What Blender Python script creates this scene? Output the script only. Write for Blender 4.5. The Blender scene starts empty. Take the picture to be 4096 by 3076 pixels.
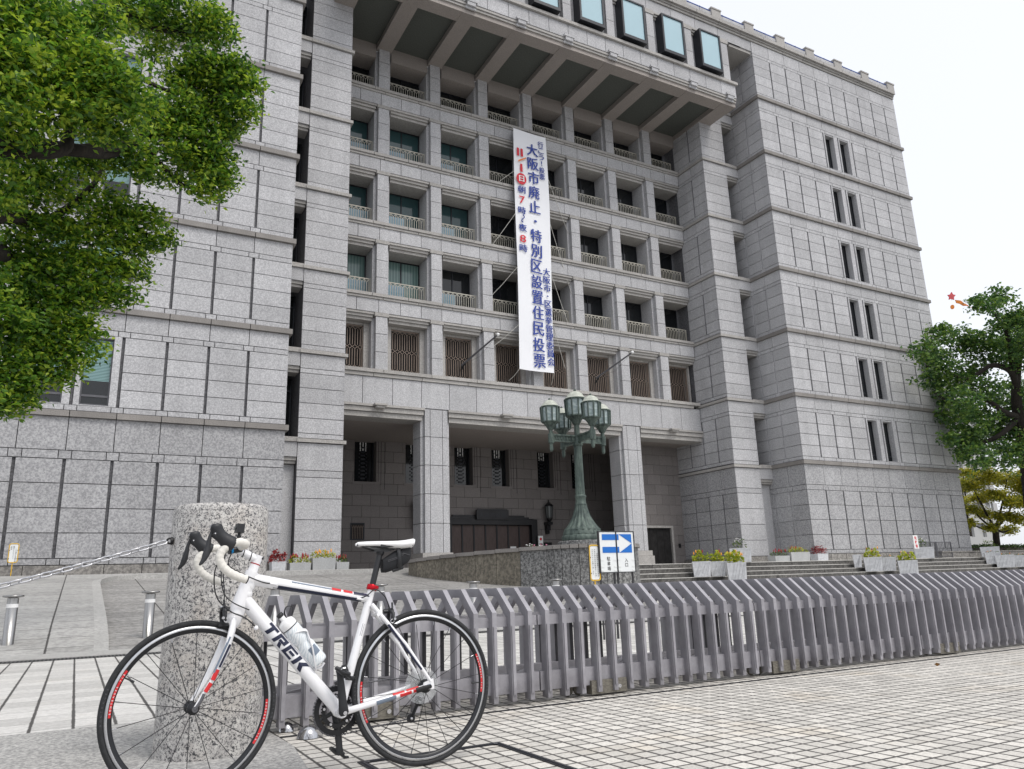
import bpy, math, random
import numpy as np
from mathutils import Vector, Matrix

S = bpy.context.scene
COL = S.collection
rng = random.Random(7)
nrng = np.random.RandomState(11)
PI = math.pi

# ------------------------------------------------------------------ camera, sky, sun, exposure
CAM_H = 0.771
YAW, PITCH, ROLL = 0.506864, 0.252240, -0.0327198
_f = Vector((math.sin(YAW)*math.cos(PITCH), math.cos(YAW)*math.cos(PITCH), math.sin(PITCH)))
_r = Vector((math.cos(YAW), -math.sin(YAW), 0))
_u = _r.cross(_f)
_c, _s = math.cos(ROLL), math.sin(ROLL)
CR, CU = _c*_r + _s*_u, -_s*_r + _c*_u
cam = bpy.data.cameras.new('camera')
cam.sensor_width = 36.0
cam.lens = 36.0*3090.84/4096.0
cam.clip_start = 0.05
cam.clip_end = 2000
camo = bpy.data.objects.new('camera', cam)
COL.objects.link(camo)
M = Matrix((CR, CU, -_f)).transposed().to_4x4()
M.translation = (0, 0, CAM_H)
camo.matrix_world = M
S.camera = camo

def at(x, y, depth):
    """point at a depth along the line of sight through a spot of the photograph (2212 wide)"""
    K = 4096/2212
    d = _f + CR*((x*K-2048)/3090.84) - CU*((y*K-1538)/3090.84)
    return Vector((0, 0, CAM_H)) + d*depth

SUN_EL, SUN_AZ = math.radians(56), math.radians(158)   # azimuth clockwise from +Y
world = bpy.data.worlds.new('World')
S.world = world
world.use_nodes = True
wt = world.node_tree
wt.nodes.clear()
sky = wt.nodes.new('ShaderNodeTexSky')
sky.sky_type = 'NISHITA'
sky.sun_disc = False
sky.sun_elevation = SUN_EL
sky.sun_rotation = SUN_AZ
sky.dust_density = 4.0
hs = wt.nodes.new('ShaderNodeHueSaturation')
hs.inputs['Saturation'].default_value = 0.45
mixc = wt.nodes.new('ShaderNodeMix')
mixc.data_type = 'RGBA'
mixc.inputs[0].default_value = 0.62
mixc.inputs[7].default_value = (8.3, 8.5, 9.0, 1)      # even cloud cover
bg = wt.nodes.new('ShaderNodeBackground')
bg.inputs['Strength'].default_value = 0.11
wo = wt.nodes.new('ShaderNodeOutputWorld')
wt.links.new(sky.outputs[0], hs.inputs['Color'])
wt.links.new(hs.outputs[0], mixc.inputs[6])
wt.links.new(mixc.outputs[2], bg.inputs[0])
wt.links.new(bg.outputs[0], wo.inputs[0])
sun = bpy.data.lights.new('sun', 'SUN')
sun.energy = 1.15
sun.angle = math.radians(24)
sun.color = (1.0, 0.96, 0.9)
suno = bpy.data.objects.new('sun', sun)
COL.objects.link(suno)
sd = Vector((math.sin(SUN_AZ)*math.cos(SUN_EL), math.cos(SUN_AZ)*math.cos(SUN_EL), math.sin(SUN_EL)))
suno.rotation_euler = sd.to_track_quat('Z', 'Y').to_euler()
S.view_settings.view_transform = 'Standard'
S.view_settings.look = 'None'
S.view_settings.gamma = 1.0
S.view_settings.exposure = 0.52
S.render.engine = 'CYCLES'
S.cycles.use_denoising = True
S.cycles.max_bounces = 8
S.cycles.diffuse_bounces = 4

# ------------------------------------------------------------------ materials
class NT:
    def __init__(s, name):
        s.m = bpy.data.materials.new(name)
        s.m.use_nodes = True
        s.t = s.m.node_tree
        s.b = s.t.nodes['Principled BSDF']
    def n(s, typ, **kw):
        nd = s.t.nodes.new(typ)
        for k, v in kw.items():
            setattr(nd, k, v)
        return nd
    def l(s, a, b):
        s.t.links.new(a, b)
    def math(s, op, a, b=None, c=None):
        nd = s.n('ShaderNodeMath', operation=op)
        for i, v in enumerate((a, b, c)):
            if v is None: continue
            if isinstance(v, (int, float)): nd.inputs[i].default_value = v
            else: s.l(v, nd.inputs[i])
        return nd.outputs[0]
    def mix(s, fac, a, b, blend='MIX'):
        nd = s.n('ShaderNodeMix', data_type='RGBA', blend_type=blend)
        for i, v in ((0, fac), (6, a), (7, b)):
            if isinstance(v, (int, float)): nd.inputs[i].default_value = v
            elif isinstance(v, tuple): nd.inputs[i].default_value = (*v[:3], 1)
            else: s.l(v, nd.inputs[i])
        return nd.outputs[2]
    def noise(s, scale, detail=3, rough=.55, vec=None, dim='3D'):
        nd = s.n('ShaderNodeTexNoise', noise_dimensions=dim)
        nd.inputs['Scale'].default_value = scale
        nd.inputs['Detail'].default_value = detail
        nd.inputs['Roughness'].default_value = rough
        if vec is not None: s.l(vec, nd.inputs['Vector'])
        return nd.outputs['Fac']
    def ramp(s, fac, stops):
        nd = s.n('ShaderNodeValToRGB')
        e = nd.color_ramp.elements
        while len(e) < len(stops): e.new(.5)
        for i, (p, c) in enumerate(stops):
            e[i].position = p
            e[i].color = (*c, 1) if isinstance(c, tuple) else (c, c, c, 1)
        s.l(fac, nd.inputs[0])
        return nd.outputs[0]
    def pos(s):
        return s.n('ShaderNodeNewGeometry').outputs['Position']
    def island(s):
        return s.n('ShaderNodeNewGeometry').outputs['Random Per Island']
    def objco(s):
        return s.n('ShaderNodeTexCoord').outputs['Object']
    def bump(s, h, strength=.3, dist=.01):
        nd = s.n('ShaderNodeBump')
        nd.inputs['Strength'].default_value = strength
        nd.inputs['Distance'].default_value = dist
        s.l(h, nd.inputs['Height'])
        s.l(nd.outputs[0], s.b.inputs['Normal'])
    def col(s, c):
        if isinstance(c, tuple): s.b.inputs['Base Color'].default_value = (*c[:3], 1)
        else: s.l(c, s.b.inputs['Base Color'])
        return s
    def set(s, **kw):
        for k, v in kw.items():
            s.b.inputs[k.replace('_', ' ')].default_value = v
        return s

def plain(name, c, rough=.5, metal=0.0, var=0.08, scale=9.0, coat=0.0, spec=None):
    """paint or metal with a little wear in tone and gloss"""
    t = NT(name)
    nz = t.noise(scale, 4)
    k = t.ramp(nz, [(.3, 1-var), (.7, 1+var*.4)])
    t.col(t.mix(1.0, c, k, 'MULTIPLY'))
    t.l(t.ramp(nz, [(.3, min(1, rough*1.25)), (.7, rough*.85)]), t.b.inputs['Roughness'])
    t.set(Metallic=metal, Coat_Weight=coat)
    if spec is not None: t.b.inputs['Specular IOR Level'].default_value = spec
    return t.m

def granite(name, base, speck, fine=26.0, amt=.5, isl=.08, stain=.12, rough=.75):
    t = NT(name)
    p = t.pos()
    n1 = t.noise(fine, 5, .75, p)
    n2 = t.noise(.55, 4, .6, p)
    mp = t.n('ShaderNodeMapping'); mp.inputs['Scale'].default_value = (2.2, 2.2, .22); t.l(p, mp.inputs[0])
    n3 = t.noise(1.0, 4, .6, mp.outputs[0])
    a = t.mix(t.math('MULTIPLY', t.ramp(n1, [(.42, 1.0), (.6, 0.0)]), amt), base, speck)
    k = t.math('ADD', t.math('MULTIPLY', t.island(), isl*2), 1-isl)
    k = t.math('MULTIPLY', k, t.math('SUBTRACT', 1+stain*.5, t.math('MULTIPLY', n2, stain)))
    k = t.math('MULTIPLY', k, t.math('SUBTRACT', 1+stain*.5, t.math('MULTIPLY', n3, stain)))
    kk = t.n('ShaderNodeCombineColor')
    for i in range(3): t.l(k, kk.inputs[i])
    t.col(t.mix(1.0, a, kk.outputs[0], 'MULTIPLY'))
    t.set(Roughness=rough)
    t.bump(n1, .25, .01)
    return t.m

def paving(name, base, dark, px, py, wx, wy, var=.14, fine=40.0, speck=.35, stain=.25, ox=0.0, oy=0.0, joint=(.035, .032, .03), warm=(.62, .50, .34), warm_amt=.25, rough=.8):
    """slabs with open joints, laid along the world axes"""
    t = NT(name)
    p = t.pos()
    sx = t.n('ShaderNodeSeparateXYZ'); t.l(p, sx.inputs[0])
    wob = t.noise(7.0, 3, .6, p)
    wv = t.math('MULTIPLY', t.math('SUBTRACT', wob, .5), .35)
    def line(co, off, pit, w):
        q = t.math('DIVIDE', t.math('ADD', co, off), pit)
        fr = t.math('FRACT', q)
        dd = t.math('MULTIPLY', t.math('SUBTRACT', .5, t.math('ABSOLUTE', t.math('SUBTRACT', fr, .5))), pit)
        ww = t.math('MULTIPLY', t.math('ADD', 1.0, t.math('MULTIPLY', wv, 4.0)), w*.5)
        m = t.n('ShaderNodeMapRange', interpolation_type='SMOOTHSTEP')
        t.l(dd, m.inputs[0]); t.l(t.math('MULTIPLY', ww, .55), m.inputs[1]); t.l(t.math('MULTIPLY', ww, 1.25), m.inputs[2])
        m.inputs[3].default_value = 1; m.inputs[4].default_value = 0
        return m.outputs[0], t.math('FLOOR', q)
    lx, ix = line(sx.outputs[0], ox, px, wx)
    ly, iy = line(sx.outputs[1], oy, py, wy)
    ln = t.math('MAXIMUM', lx, ly)
    cv = t.n('ShaderNodeCombineXYZ'); t.l(ix, cv.inputs[0]); t.l(iy, cv.inputs[1])
    wn = t.n('ShaderNodeTexWhiteNoise', noise_dimensions='2D'); t.l(cv.outputs[0], wn.inputs[0])
    n1 = t.noise(fine, 4, .75, p)
    n2 = t.noise(.45, 5, .65, p)
    n4 = t.noise(1.7, 4, .6, p)
    a = t.mix(t.math('MULTIPLY', t.ramp(n1, [(.40, 1.0), (.58, 0.0)]), speck), base, dark)
    a = t.mix(t.math('MULTIPLY', t.ramp(n4, [(.55, 0.0), (.75, 1.0)]), warm_amt), a, warm)
    k = t.math('ADD', t.math('MULTIPLY', wn.outputs[0], var*2), 1-var)
    k = t.math('MULTIPLY', k, t.math('SUBTRACT', 1+stain*.5, t.math('MULTIPLY', n2, stain)))
    kk = t.n('ShaderNodeCombineColor')
    for i in range(3): t.l(k, kk.inputs[i])
    a = t.mix(1.0, a, kk.outputs[0], 'MULTIPLY')
    t.col(t.mix(t.math('MULTIPLY', ln, .93), a, joint))
    t.set(Roughness=rough)
    t.bump(t.math('SUBTRACT', t.math('MULTIPLY', n1, .3), ln), .5, .006)
    return t.m

MAT = {}
MAT['granite'] = granite('pale granite', (.51, .51, .52), (.25, .25, .262), fine=22, amt=.75, isl=.085, stain=.34)
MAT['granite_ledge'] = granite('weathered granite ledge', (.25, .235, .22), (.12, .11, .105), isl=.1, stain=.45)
MAT['granite_trim'] = granite('granite trim', (.42, .405, .385), (.21, .20, .19), fine=17, amt=.6, isl=.075, stain=.3)
MAT['granite_base'] = granite('darker bush-hammered granite', (.43, .43, .437), (.19, .19, .2), fine=16, amt=.8, isl=.07, stain=.25)
MAT['granite_soffit_shade'] = granite('granite with soffit shade painted in', (.34, .305, .28), (.16, .145, .135), isl=.06)  # granite darkened and warmed: soffit shade and bounce light put into the colour
MAT['granite_rough'] = granite('rough split granite', (.30, .285, .265), (.11, .105, .10), fine=9.0, amt=.8, isl=.12, stain=.3, rough=.9)
MAT['granite_groove'] = granite('chiselled granite groove', (.14, .14, .15), (.05, .05, .055), fine=14, amt=.8)
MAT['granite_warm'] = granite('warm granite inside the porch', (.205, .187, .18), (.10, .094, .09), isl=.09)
MAT['granite_dark'] = granite('dark speckled granite', (.27, .27, .265), (.05, .05, .05), fine=14, amt=.95, isl=.06, stain=.3)
MAT['granite_wall'] = granite('stained granite retaining wall', (.25, .225, .18), (.085, .077, .062), fine=9, amt=.8, isl=.16, stain=.75, rough=.9)
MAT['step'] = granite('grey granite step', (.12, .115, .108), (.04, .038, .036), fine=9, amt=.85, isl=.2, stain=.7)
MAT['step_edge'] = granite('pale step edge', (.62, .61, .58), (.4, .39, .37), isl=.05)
def pillar_mat():
    t = NT('black flecked white granite')
    p = t.pos()
    n1 = t.noise(66.0, 4, .85, p)
    n2 = t.noise(120.0, 3, .7, p)
    n3 = t.noise(30.0, 3, .6, p)
    n4 = t.noise(3.0, 4, .6, p)
    a = t.mix(t.ramp(n3, [(.42, 0.0), (.6, 1.0)]), (.56, .545, .52), (.42, .405, .39))
    a = t.mix(t.ramp(n4, [(.5, 0.0), (.8, .5)]), a, (.46, .37, .28))
    a = t.mix(t.ramp(n1, [(.43, 1.0), (.48, 0.0)]), a, (.035, .035, .04))
    a = t.mix(t.ramp(n2, [(.40, .85), (.46, 0.0)]), a, (.11, .11, .115))
    t.col(a); t.set(Roughness=.62); t.bump(n1, .15, .003)
    return t.m
MAT['pillar'] = pillar_mat()
MAT['pillar_floor'] = granite('speckled granite floor', (.50, .49, .47), (.13, .13, .13), fine=48, amt=.75, isl=.03, stain=.3)
MAT['glass_dark'] = plain('dark window glass', (.012, .014, .016), .06, 0, .1, 1.5)
MAT['glass_teal'] = plain('dark teal window glass', (.03, .07, .075), .06, 0, .2, 1.0)  # dark teal tone given to some panes
def curtain():
    t = NT('pale teal curtain behind glass')
    sx = t.n('ShaderNodeSeparateXYZ'); t.l(t.pos(), sx.inputs[0])
    w = t.math('ADD', t.math('MULTIPLY', t.math('SINE', t.math('MULTIPLY', sx.outputs[0], 38.0)), .5), .5)
    t.col(t.mix(w, (.10, .17, .16), (.17, .26, .245))); t.set(Roughness=.15)
    return t.m
MAT['curtain'] = curtain()
def blinds():
    t = NT('window with venetian blind')
    sx = t.n('ShaderNodeSeparateXYZ'); t.l(t.pos(), sx.inputs[0])
    w = t.math('FRACT', t.math('MULTIPLY', sx.outputs[2], 18.0))
    t.col(t.mix(t.ramp(w, [(.35, 0.0), (.5, 1.0)]), (.05, .11, .11), (.22, .36, .36))); t.set(Roughness=.12)
    return t.m
MAT['blinds'] = blinds()
MAT['glass_pale'] = plain('pale blue window glass with a blind', (.36, .52, .58), .08, 0, .06, .7)  # pale blue tone over the whole pane
MAT['screen'] = plain('pale blue painted glass reflection', (.22, .34, .42), .1, 0, .2, 2.0)  # blue reflection in the balcony glass, put into the colour
MAT['frame_dark'] = plain('dark bronze frame', (.018, .02, .026), .4, .3)
MAT['frame_grey'] = plain('grey metal frame', (.12, .12, .13), .45, .5)
MAT['cream_metal'] = plain('cream painted ironwork', (.44, .42, .36), .5, .0, .15)
MAT['copper_metal'] = plain('brown bronze ironwork', (.24, .185, .15), .5, .2, .2)
MAT['dark_void'] = plain('dark interior', (.012, .011, .011), .8)
MAT['soffit_panel'] = plain('dark green perforated soffit', (.085, .092, .082), .85, 0, .25, 60)
MAT['door_brown'] = plain('dark brown bronze door', (.055, .036, .032), .42, .3, .2)
MAT['black_metal'] = plain('black ironwork', (.014, .014, .016), .45, .3)
MAT['lamp_glass_dark'] = plain('smoky lantern glass', (.12, .13, .13), .12)
MAT['blue_rail'] = plain('blue painted coping rail', (.03, .08, .30), .5)
MAT['white_paint'] = plain('white paint', (.80, .80, .80), .45, 0, .05)
MAT['white_paper'] = plain('white paper', (.75, .76, .75), .7, 0, .04)
def verdigris():
    t = NT('verdigris bronze')
    p = t.pos()
    mp = t.n('ShaderNodeMapping'); mp.inputs['Scale'].default_value = (9, 9, 1.6); t.l(p, mp.inputs[0])
    n = t.noise(1.0, 5, .65, mp.outputs[0])
    n2 = t.noise(12.0, 4, .6, p)
    a = t.mix(t.ramp(n, [(.35, 0.0), (.68, 1.0)]), (.032, .048, .045), (.13, .17, .145))
    a = t.mix(t.ramp(n2, [(.5, 0.0), (.75, .6)]), a, (.03, .04, .038))
    t.col(a); t.set(Roughness=.6, Metallic=.25)
    return t.m
MAT['verdigris'] = verdigris()
MAT['lamp_roof'] = plain('weathered pale lantern roof', (.46, .48, .42), .7, 0, .3, 8)
def lampglass():
    t = NT('frosted lantern glass')
    n = t.noise(5.0, 3)
    t.col(t.ramp(n, [(.35, (.20, .26, .26)), (.7, (.40, .47, .47))])); t.set(Roughness=.12)
    return t.m
MAT['lamp_glass'] = lampglass()
def steel(name, c=(.62, .62, .63), rough=.28):
    t = NT(name)
    mp = t.n('ShaderNodeMapping'); mp.inputs['Scale'].default_value = (60, 60, 1.2); t.l(t.pos(), mp.inputs[0])
    n = t.noise(1.0, 3, .6, mp.outputs[0])
    t.col(t.mix(t.ramp(n, [(.3, 0.0), (.7, 1.0)]), tuple(x*.8 for x in c), c)); t.set(Metallic=1.0)
    t.l(t.ramp(n, [(.3, rough*1.3), (.7, rough*.8)]), t.b.inputs['Roughness'])
    return t.m
MAT['steel'] = steel('brushed stainless steel', (.40, .395, .39), .3)
MAT['chain_steel'] = plain('galvanised chain steel', (.62, .62, .64), .34, .9, .25, 40)
MAT['chrome'] = plain('polished steel', (.5, .5, .51), .12, 1.0, .1, 12)
def gate_paint():
    t = NT('grey cast aluminium')
    p = t.pos()
    n = t.noise(5.0, 5, .65, p); n2 = t.noise(150.0, 3, .6, p)
    sx = t.n('ShaderNodeSeparateXYZ'); t.l(p, sx.inputs[0])
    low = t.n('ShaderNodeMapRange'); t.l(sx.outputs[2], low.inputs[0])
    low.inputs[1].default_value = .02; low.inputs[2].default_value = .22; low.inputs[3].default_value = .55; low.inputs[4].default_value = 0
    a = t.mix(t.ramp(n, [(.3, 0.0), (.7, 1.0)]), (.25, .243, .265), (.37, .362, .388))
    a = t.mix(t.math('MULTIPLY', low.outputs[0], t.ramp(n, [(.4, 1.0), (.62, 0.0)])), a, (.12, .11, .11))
    t.col(a); t.set(Roughness=.55, Metallic=.25); t.bump(n2, .2, .002)
    return t.m
MAT['gate'] = gate_paint()
MAT['gate_dark'] = plain('near black gate strips and sign frames', (.03, .03, .034), .6)
MAT['gate_box'] = plain('dusty stainless wheel box', (.20, .185, .155), .55, .4, .4, 14)
MAT['planter_white'] = plain('white planter', (.56, .57, .59), .75, 0, .22, 5)
MAT['planter_grey'] = granite('grey concrete planter', (.42, .43, .43), (.3, .3, .3), fine=20, isl=.05, stain=.4)
MAT['soil'] = plain('dark soil', (.04, .032, .025), .95, 0, .4, 40)
MAT['yellow_frame'] = plain('yellow painted sign frame', (.70, .42, .02), .4, 0, .1)
MAT['sign_white'] = plain('white sign face', (.74, .76, .76), .4, 0, .04)
MAT['sign_blue'] = plain('blue sign face', (.004, .135, .50), .4, 0, .06)
MAT['ink'] = plain('black lettering', (.02, .02, .022), .6)
MAT['ink_blue'] = plain('navy blue lettering', (.03, .06, .30), .7)
MAT['ink_red'] = plain('red lettering', (.62, .03, .05), .7)
MAT['ink_orange'] = plain('orange stroke', (.75, .25, .08), .7)
def cloth():
    t = NT('white banner cloth')
    t.col((.80, .81, .84)); t.set(Roughness=.85)
    t.bump(t.noise(1.6, 3), .4, .08)
    return t.m
MAT['cloth'] = cloth()
MAT['rope'] = plain('pale rope', (.55, .54, .50), .8)
MAT['ground'] = plain('grey asphalt ground', (.12, .12, .12), .9, 0, .2, 2)
MAT['tile'] = paving('small square granite setts', (.60, .575, .53), (.33, .315, .29), .096, .105, 0.016, 0.016, ox=.012, oy=.02, fine=60, speck=.5, warm_amt=.32, stain=.45)
MAT['slab'] = paving('pale granite strips', (.56, .55, .53), (.37, .36, .345), .235, .33, .022, .006, ox=-.06, oy=.1, fine=22, speck=.55, warm_amt=.10)
MAT['plaza'] = paving('pale granite plaza paving', (.57, .56, .53), (.40, .39, .37), .235, .30, .012, .012, ox=-.06, oy=.1, fine=26, speck=.4, warm_amt=.15)
MAT['ramp'] = paving('weathered granite ramp', (.33, .322, .31), (.15, .146, .14), 1.95, .78, .032, .026, ox=.32, oy=.2, fine=9, speck=.75, stain=1.0, var=.1, warm_amt=.05)
MAT['footway'] = paving('pale granite footway', (.40, .395, .38), (.22, .216, .21), 1.95, .78, .032, .022, ox=.32, oy=.2, fine=9, speck=.65, stain=.7, var=.08, warm_amt=.05)
MAT['kerb'] = granite('granite kerb', (.44, .435, .42), (.27, .265, .255), fine=18, amt=.7, isl=.05, stain=.35)
def grate():
    t = NT('dark iron grating')
    sx = t.n('ShaderNodeSeparateXYZ'); t.l(t.pos(), sx.inputs[0])
    w = t.math('FRACT', t.math('MULTIPLY', sx.outputs[0], 22.0))
    t.col(t.mix(t.ramp(w, [(.45, 0.0), (.55, 1.0)]), (.012, .012, .012), (.10, .10, .10))); t.set(Roughness=.7, Metallic=.4)
    return t.m
MAT['grate'] = grate()
def leafmat(name, dark, mid, bright, bright_from=.7, trans=.25):
    t = NT(name)
    isl = t.island()
    n = t.noise(.9, 3, .6, t.pos())
    a = t.ramp(t.math('ADD', t.math('MULTIPLY', isl, .6), t.math('MULTIPLY', n, .5)), [(.3, dark), (.55, mid), (.82, bright)])
    t.col(a); t.set(Roughness=.42)
    tr = t.n('ShaderNodeBsdfTranslucent'); t.l(a, tr.inputs[0])
    mx = t.n('ShaderNodeMixShader'); mx.inputs[0].default_value = trans
    out = t.t.nodes['Material Output']
    t.l(t.b.outputs[0], mx.inputs[1]); t.l(tr.outputs[0], mx.inputs[2]); t.l(mx.outputs[0], out.inputs[0])
    return t.m
MAT['leaf'] = leafmat('camphor leaves', (.035, .10, .012), (.135, .29, .026), (.41, .53, .045), trans=.5)
MAT['leaf_far'] = leafmat('dark green leaves', (.03, .085, .025), (.09, .19, .045), (.20, .31, .05), trans=.4)
MAT['leaf_yellow'] = leafmat('yellowing maple leaves', (.17, .20, .02), (.32, .33, .025), (.52, .45, .03), trans=.4)
MAT['hedge'] = leafmat('clipped hedge leaves', (.02, .05, .012), (.04, .09, .02), (.09, .13, .02))
MAT['leaf_red'] = leafmat('red coleus leaves', (.14, .01, .012), (.28, .015, .02), (.40, .03, .03), trans=.15)
MAT['leaf_lime'] = leafmat('lime bedding leaves', (.20, .30, .02), (.42, .48, .03), (.62, .58, .05), trans=.35)
MAT['leaf_green'] = leafmat('bedding plant leaves', (.04, .09, .02), (.09, .16, .03), (.2, .25, .05), trans=.2)
MAT['petal_red'] = plain('dark red petals', (.30, .02, .03), .6)
MAT['petal_orange'] = plain('orange petals', (.85, .36, .04), .6)
MAT['petal_white'] = plain('white petals', (.75, .74, .72), .6)
MAT['petal_pink'] = plain('pink petals', (.70, .25, .38), .6)
def bark():
    t = NT('dark bark')
    mp = t.n('ShaderNodeMapping'); mp.inputs['Scale'].default_value = (14, 14, 3); t.l(t.pos(), mp.inputs[0])
    n = t.noise(1.0, 5, .7, mp.outputs[0])
    t.col(t.ramp(n, [(.3, (.008, .0065, .0055)), (.7, (.035, .028, .022))])); t.set(Roughness=.95); t.bump(n, .6, .02)
    return t.m
MAT['bark'] = bark()
MAT['far_wall'] = plain('pale far building wall', (.46, .46, .45), .8, 0, .08, .4)
# bicycle
MAT['bike_white'] = plain('glossy white bicycle paint', (.80, .80, .82), .22, 0, .03, 6, coat=.6)
MAT['tape'] = plain('white handlebar tape', (.70, .68, .63), .75, 0, .1, 30)
MAT['rubber'] = plain('black rubber', (.016, .017, .019), .7, 0, .2, 30)
MAT['black_plastic'] = plain('black plastic', (.014, .015, .018), .42, 0, .15, 14)
MAT['rim_black'] = plain('black rim', (.012, .013, .016), .3, .2, .1)
MAT['rim_silver'] = plain('silver brake track', (.55, .56, .58), .3, .9, .1, 30)
MAT['decal_red'] = plain('red decal', (.58, .018, .022), .35)
MAT['decal_navy'] = plain('navy decal', (.012, .016, .045), .3)
MAT['decal_grey'] = plain('slate grey decal', (.16, .20, .26), .35)
MAT['decal_white'] = plain('white decal lettering', (.75, .75, .76), .4)
MAT['clamp_red'] = plain('red anodised clamp', (.50, .01, .02), .25, .7)
MAT['alloy'] = plain('silver alloy', (.60, .60, .62), .25, 1.0)
MAT['blue_alloy'] = plain('blue anodised metal', (.01, .25, .60), .25, .6)
def bottlemat():
    t = NT('translucent patterned bottle')
    w = t.n('ShaderNodeTexWave'); w.inputs['Scale'].default_value = 30; w.inputs['Distortion'].default_value = 9; w.inputs['Detail'].default_value = 3
    t.l(t.objco(), w.inputs[0])
    t.col(t.ramp(w.outputs['Fac'], [(.2, (.60, .66, .70)), (.6, (.78, .81, .83))])); t.set(Roughness=.3)
    return t.m
MAT['bottle'] = bottlemat()
MAT['bag'] = plain('black saddle bag fabric', (.014, .015, .018), .85, 0, .2, 60)
MAT['kite_red'] = plain('red kite cloth', (.70, .12, .13), .7)
MAT['kite_orange'] = plain('orange kite cloth', (.75, .25, .05), .7)
MAT['leaf_brown'] = plain('dry brown leaf', (.22, .11, .03), .7)

# ------------------------------------------------------------------ mesh helpers
class MB:
    def __init__(s):
        s.v = []; s.f = []; s.m = []; s.sm = []
    def add(s, vs, fs, mi=0, smooth=False):
        o = len(s.v)
        s.v.extend([tuple(p) for p in vs])
        for q in fs:
            s.f.append(tuple(i+o for i in q)); s.m.append(mi); s.sm.append(smooth)
        return s
    def box(s, x0, x1, y0, y1, z0, z1, mi=0):
        vs = [(x, y, z) for z in (z0, z1) for y in (y0, y1) for x in (x0, x1)]
        fl = (x1 > x0) ^ (y1 > y0) ^ (z1 > z0) ^ True
        fs = [(0, 2, 3, 1), (4, 5, 7, 6), (0, 1, 5, 4), (2, 6, 7, 3), (0, 4, 6, 2), (1, 3, 7, 5)]
        if fl: fs = [q[::-1] for q in fs]
        return s.add(vs, fs, mi)
    def mbox(s, mp, a0, a1, z0, z1, o0, o1, mi=0):
        """box in wall coordinates: along, up, outwards"""
        p, q = mp(a0, z0, o0), mp(a1, z1, o1)
        return s.box(min(p[0], q[0]), max(p[0], q[0]), min(p[1], q[1]), max(p[1], q[1]), min(p[2], q[2]), max(p[2], q[2]), mi)
    def hexa(s, b, t, mi=0):
        """eight corners: four below, four above, both counter-clockwise seen from above"""
        return s.add(list(b)+list(t), [(3, 2, 1, 0), (4, 5, 6, 7), (0, 1, 5, 4), (1, 2, 6, 5), (2, 3, 7, 6), (3, 0, 4, 7)], mi)
    def ext(s, pts, vec, mi=0, smooth=False):
        n = len(pts); vec = Vector(vec)
        a = [Vector(p) for p in pts]; b = [p+vec for p in a]
        nrm = Vector((0, 0, 0))
        for i in range(n): nrm += a[i].cross(a[(i+1) % n])
        fs = [tuple(range(n)), tuple(range(2*n-1, n-1, -1))] + [(i, i+n, (i+1) % n+n, (i+1) % n) for i in range(n)]
        if nrm.dot(vec) > 0: fs = [q[::-1] for q in fs]
        return s.add(a+b, fs, mi, smooth)
    def tube(s, pts, r, n=8, closed=False, mi=0, squash=None, cap=True):
        pts = [Vector(p) for p in pts]; N = len(pts)
        rs = r if isinstance(r, (list, tuple)) else [r]*N
        ring = []
        up = None
        for i in range(N):
            a = pts[(i-1) % N] if (closed or i > 0) else pts[i]
            b = pts[(i+1) % N] if (closed or i < N-1) else pts[i]
            t = (b-a).normalized()
            if up is None:
                up = Vector((0, 0, 1)) if abs(t.z) < .9 else Vector((0, 1, 0))
            e1 = (up - t*up.dot(t)).normalized(); up = e1
            e2 = t.cross(e1)
            if squash: e1, e2 = e1*squash[0], e2*squash[1]
            ring.append([pts[i]+(e1*math.cos(2*PI*k/n)+e2*math.sin(2*PI*k/n))*rs[i] for k in range(n)])
        vs = [p for q in ring for p in q]
        fs = []
        for i in range(N if closed else N-1):
            j = (i+1) % N
            for k in range(n):
                fs.append((i*n+k, i*n+(k+1) % n, j*n+(k+1) % n, j*n+k))
        s.add(vs, fs, mi, True)
        if cap and not closed:
            s.add(ring[0], [tuple(range(n))[::-1]], mi); s.add(ring[-1], [tuple(range(n))], mi)
        return s
    def lathe(s, prof, c=(0, 0, 0), n=20, mi=0, smooth=True, M=None, flute=None):
        """profile of (radius, height); optional matrix M turns it; flute(k, i) scales radii"""
        vs = []
        for i, (r, z) in enumerate(prof):
            for k in range(n):
                rr = r*(flute(k, i) if flute else 1)
                p = Vector((rr*math.cos(2*PI*k/n), rr*math.sin(2*PI*k/n), z))
                if M is not None: p = M @ p
                vs.append(p+Vector(c))
        fs = []
        for i in range(len(prof)-1):
            for k in range(n):
                fs.append((i*n+k, i*n+(k+1) % n, (i+1)*n+(k+1) % n, (i+1)*n+k))
        s.add(vs, fs, mi, smooth)
        if prof[0][0] > 1e-5: s.add(vs[:n], [tuple(range(n))[::-1]], mi)
        if prof[-1][0] > 1e-5: s.add(vs[-n:], [tuple(range(n))], mi)
        return s
    def ball(s, c, r, n=10, mi=0, sc=(1, 1, 1)):
        pr = [(max(1e-6, math.sin(PI*i/n))*r, -math.cos(PI*i/n)*r) for i in range(n+1)]
        vs = []
        for rr, z in pr:
            for k in range(n): vs.append((c[0]+rr*math.cos(2*PI*k/n)*sc[0], c[1]+rr*math.sin(2*PI*k/n)*sc[1], c[2]+z*sc[2]))
        fs = [(i*n+k, i*n+(k+1) % n, (i+1)*n+(k+1) % n, (i+1)*n+k) for i in range(n) for k in range(n)]
        return s.add(vs, fs, mi, True)
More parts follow.
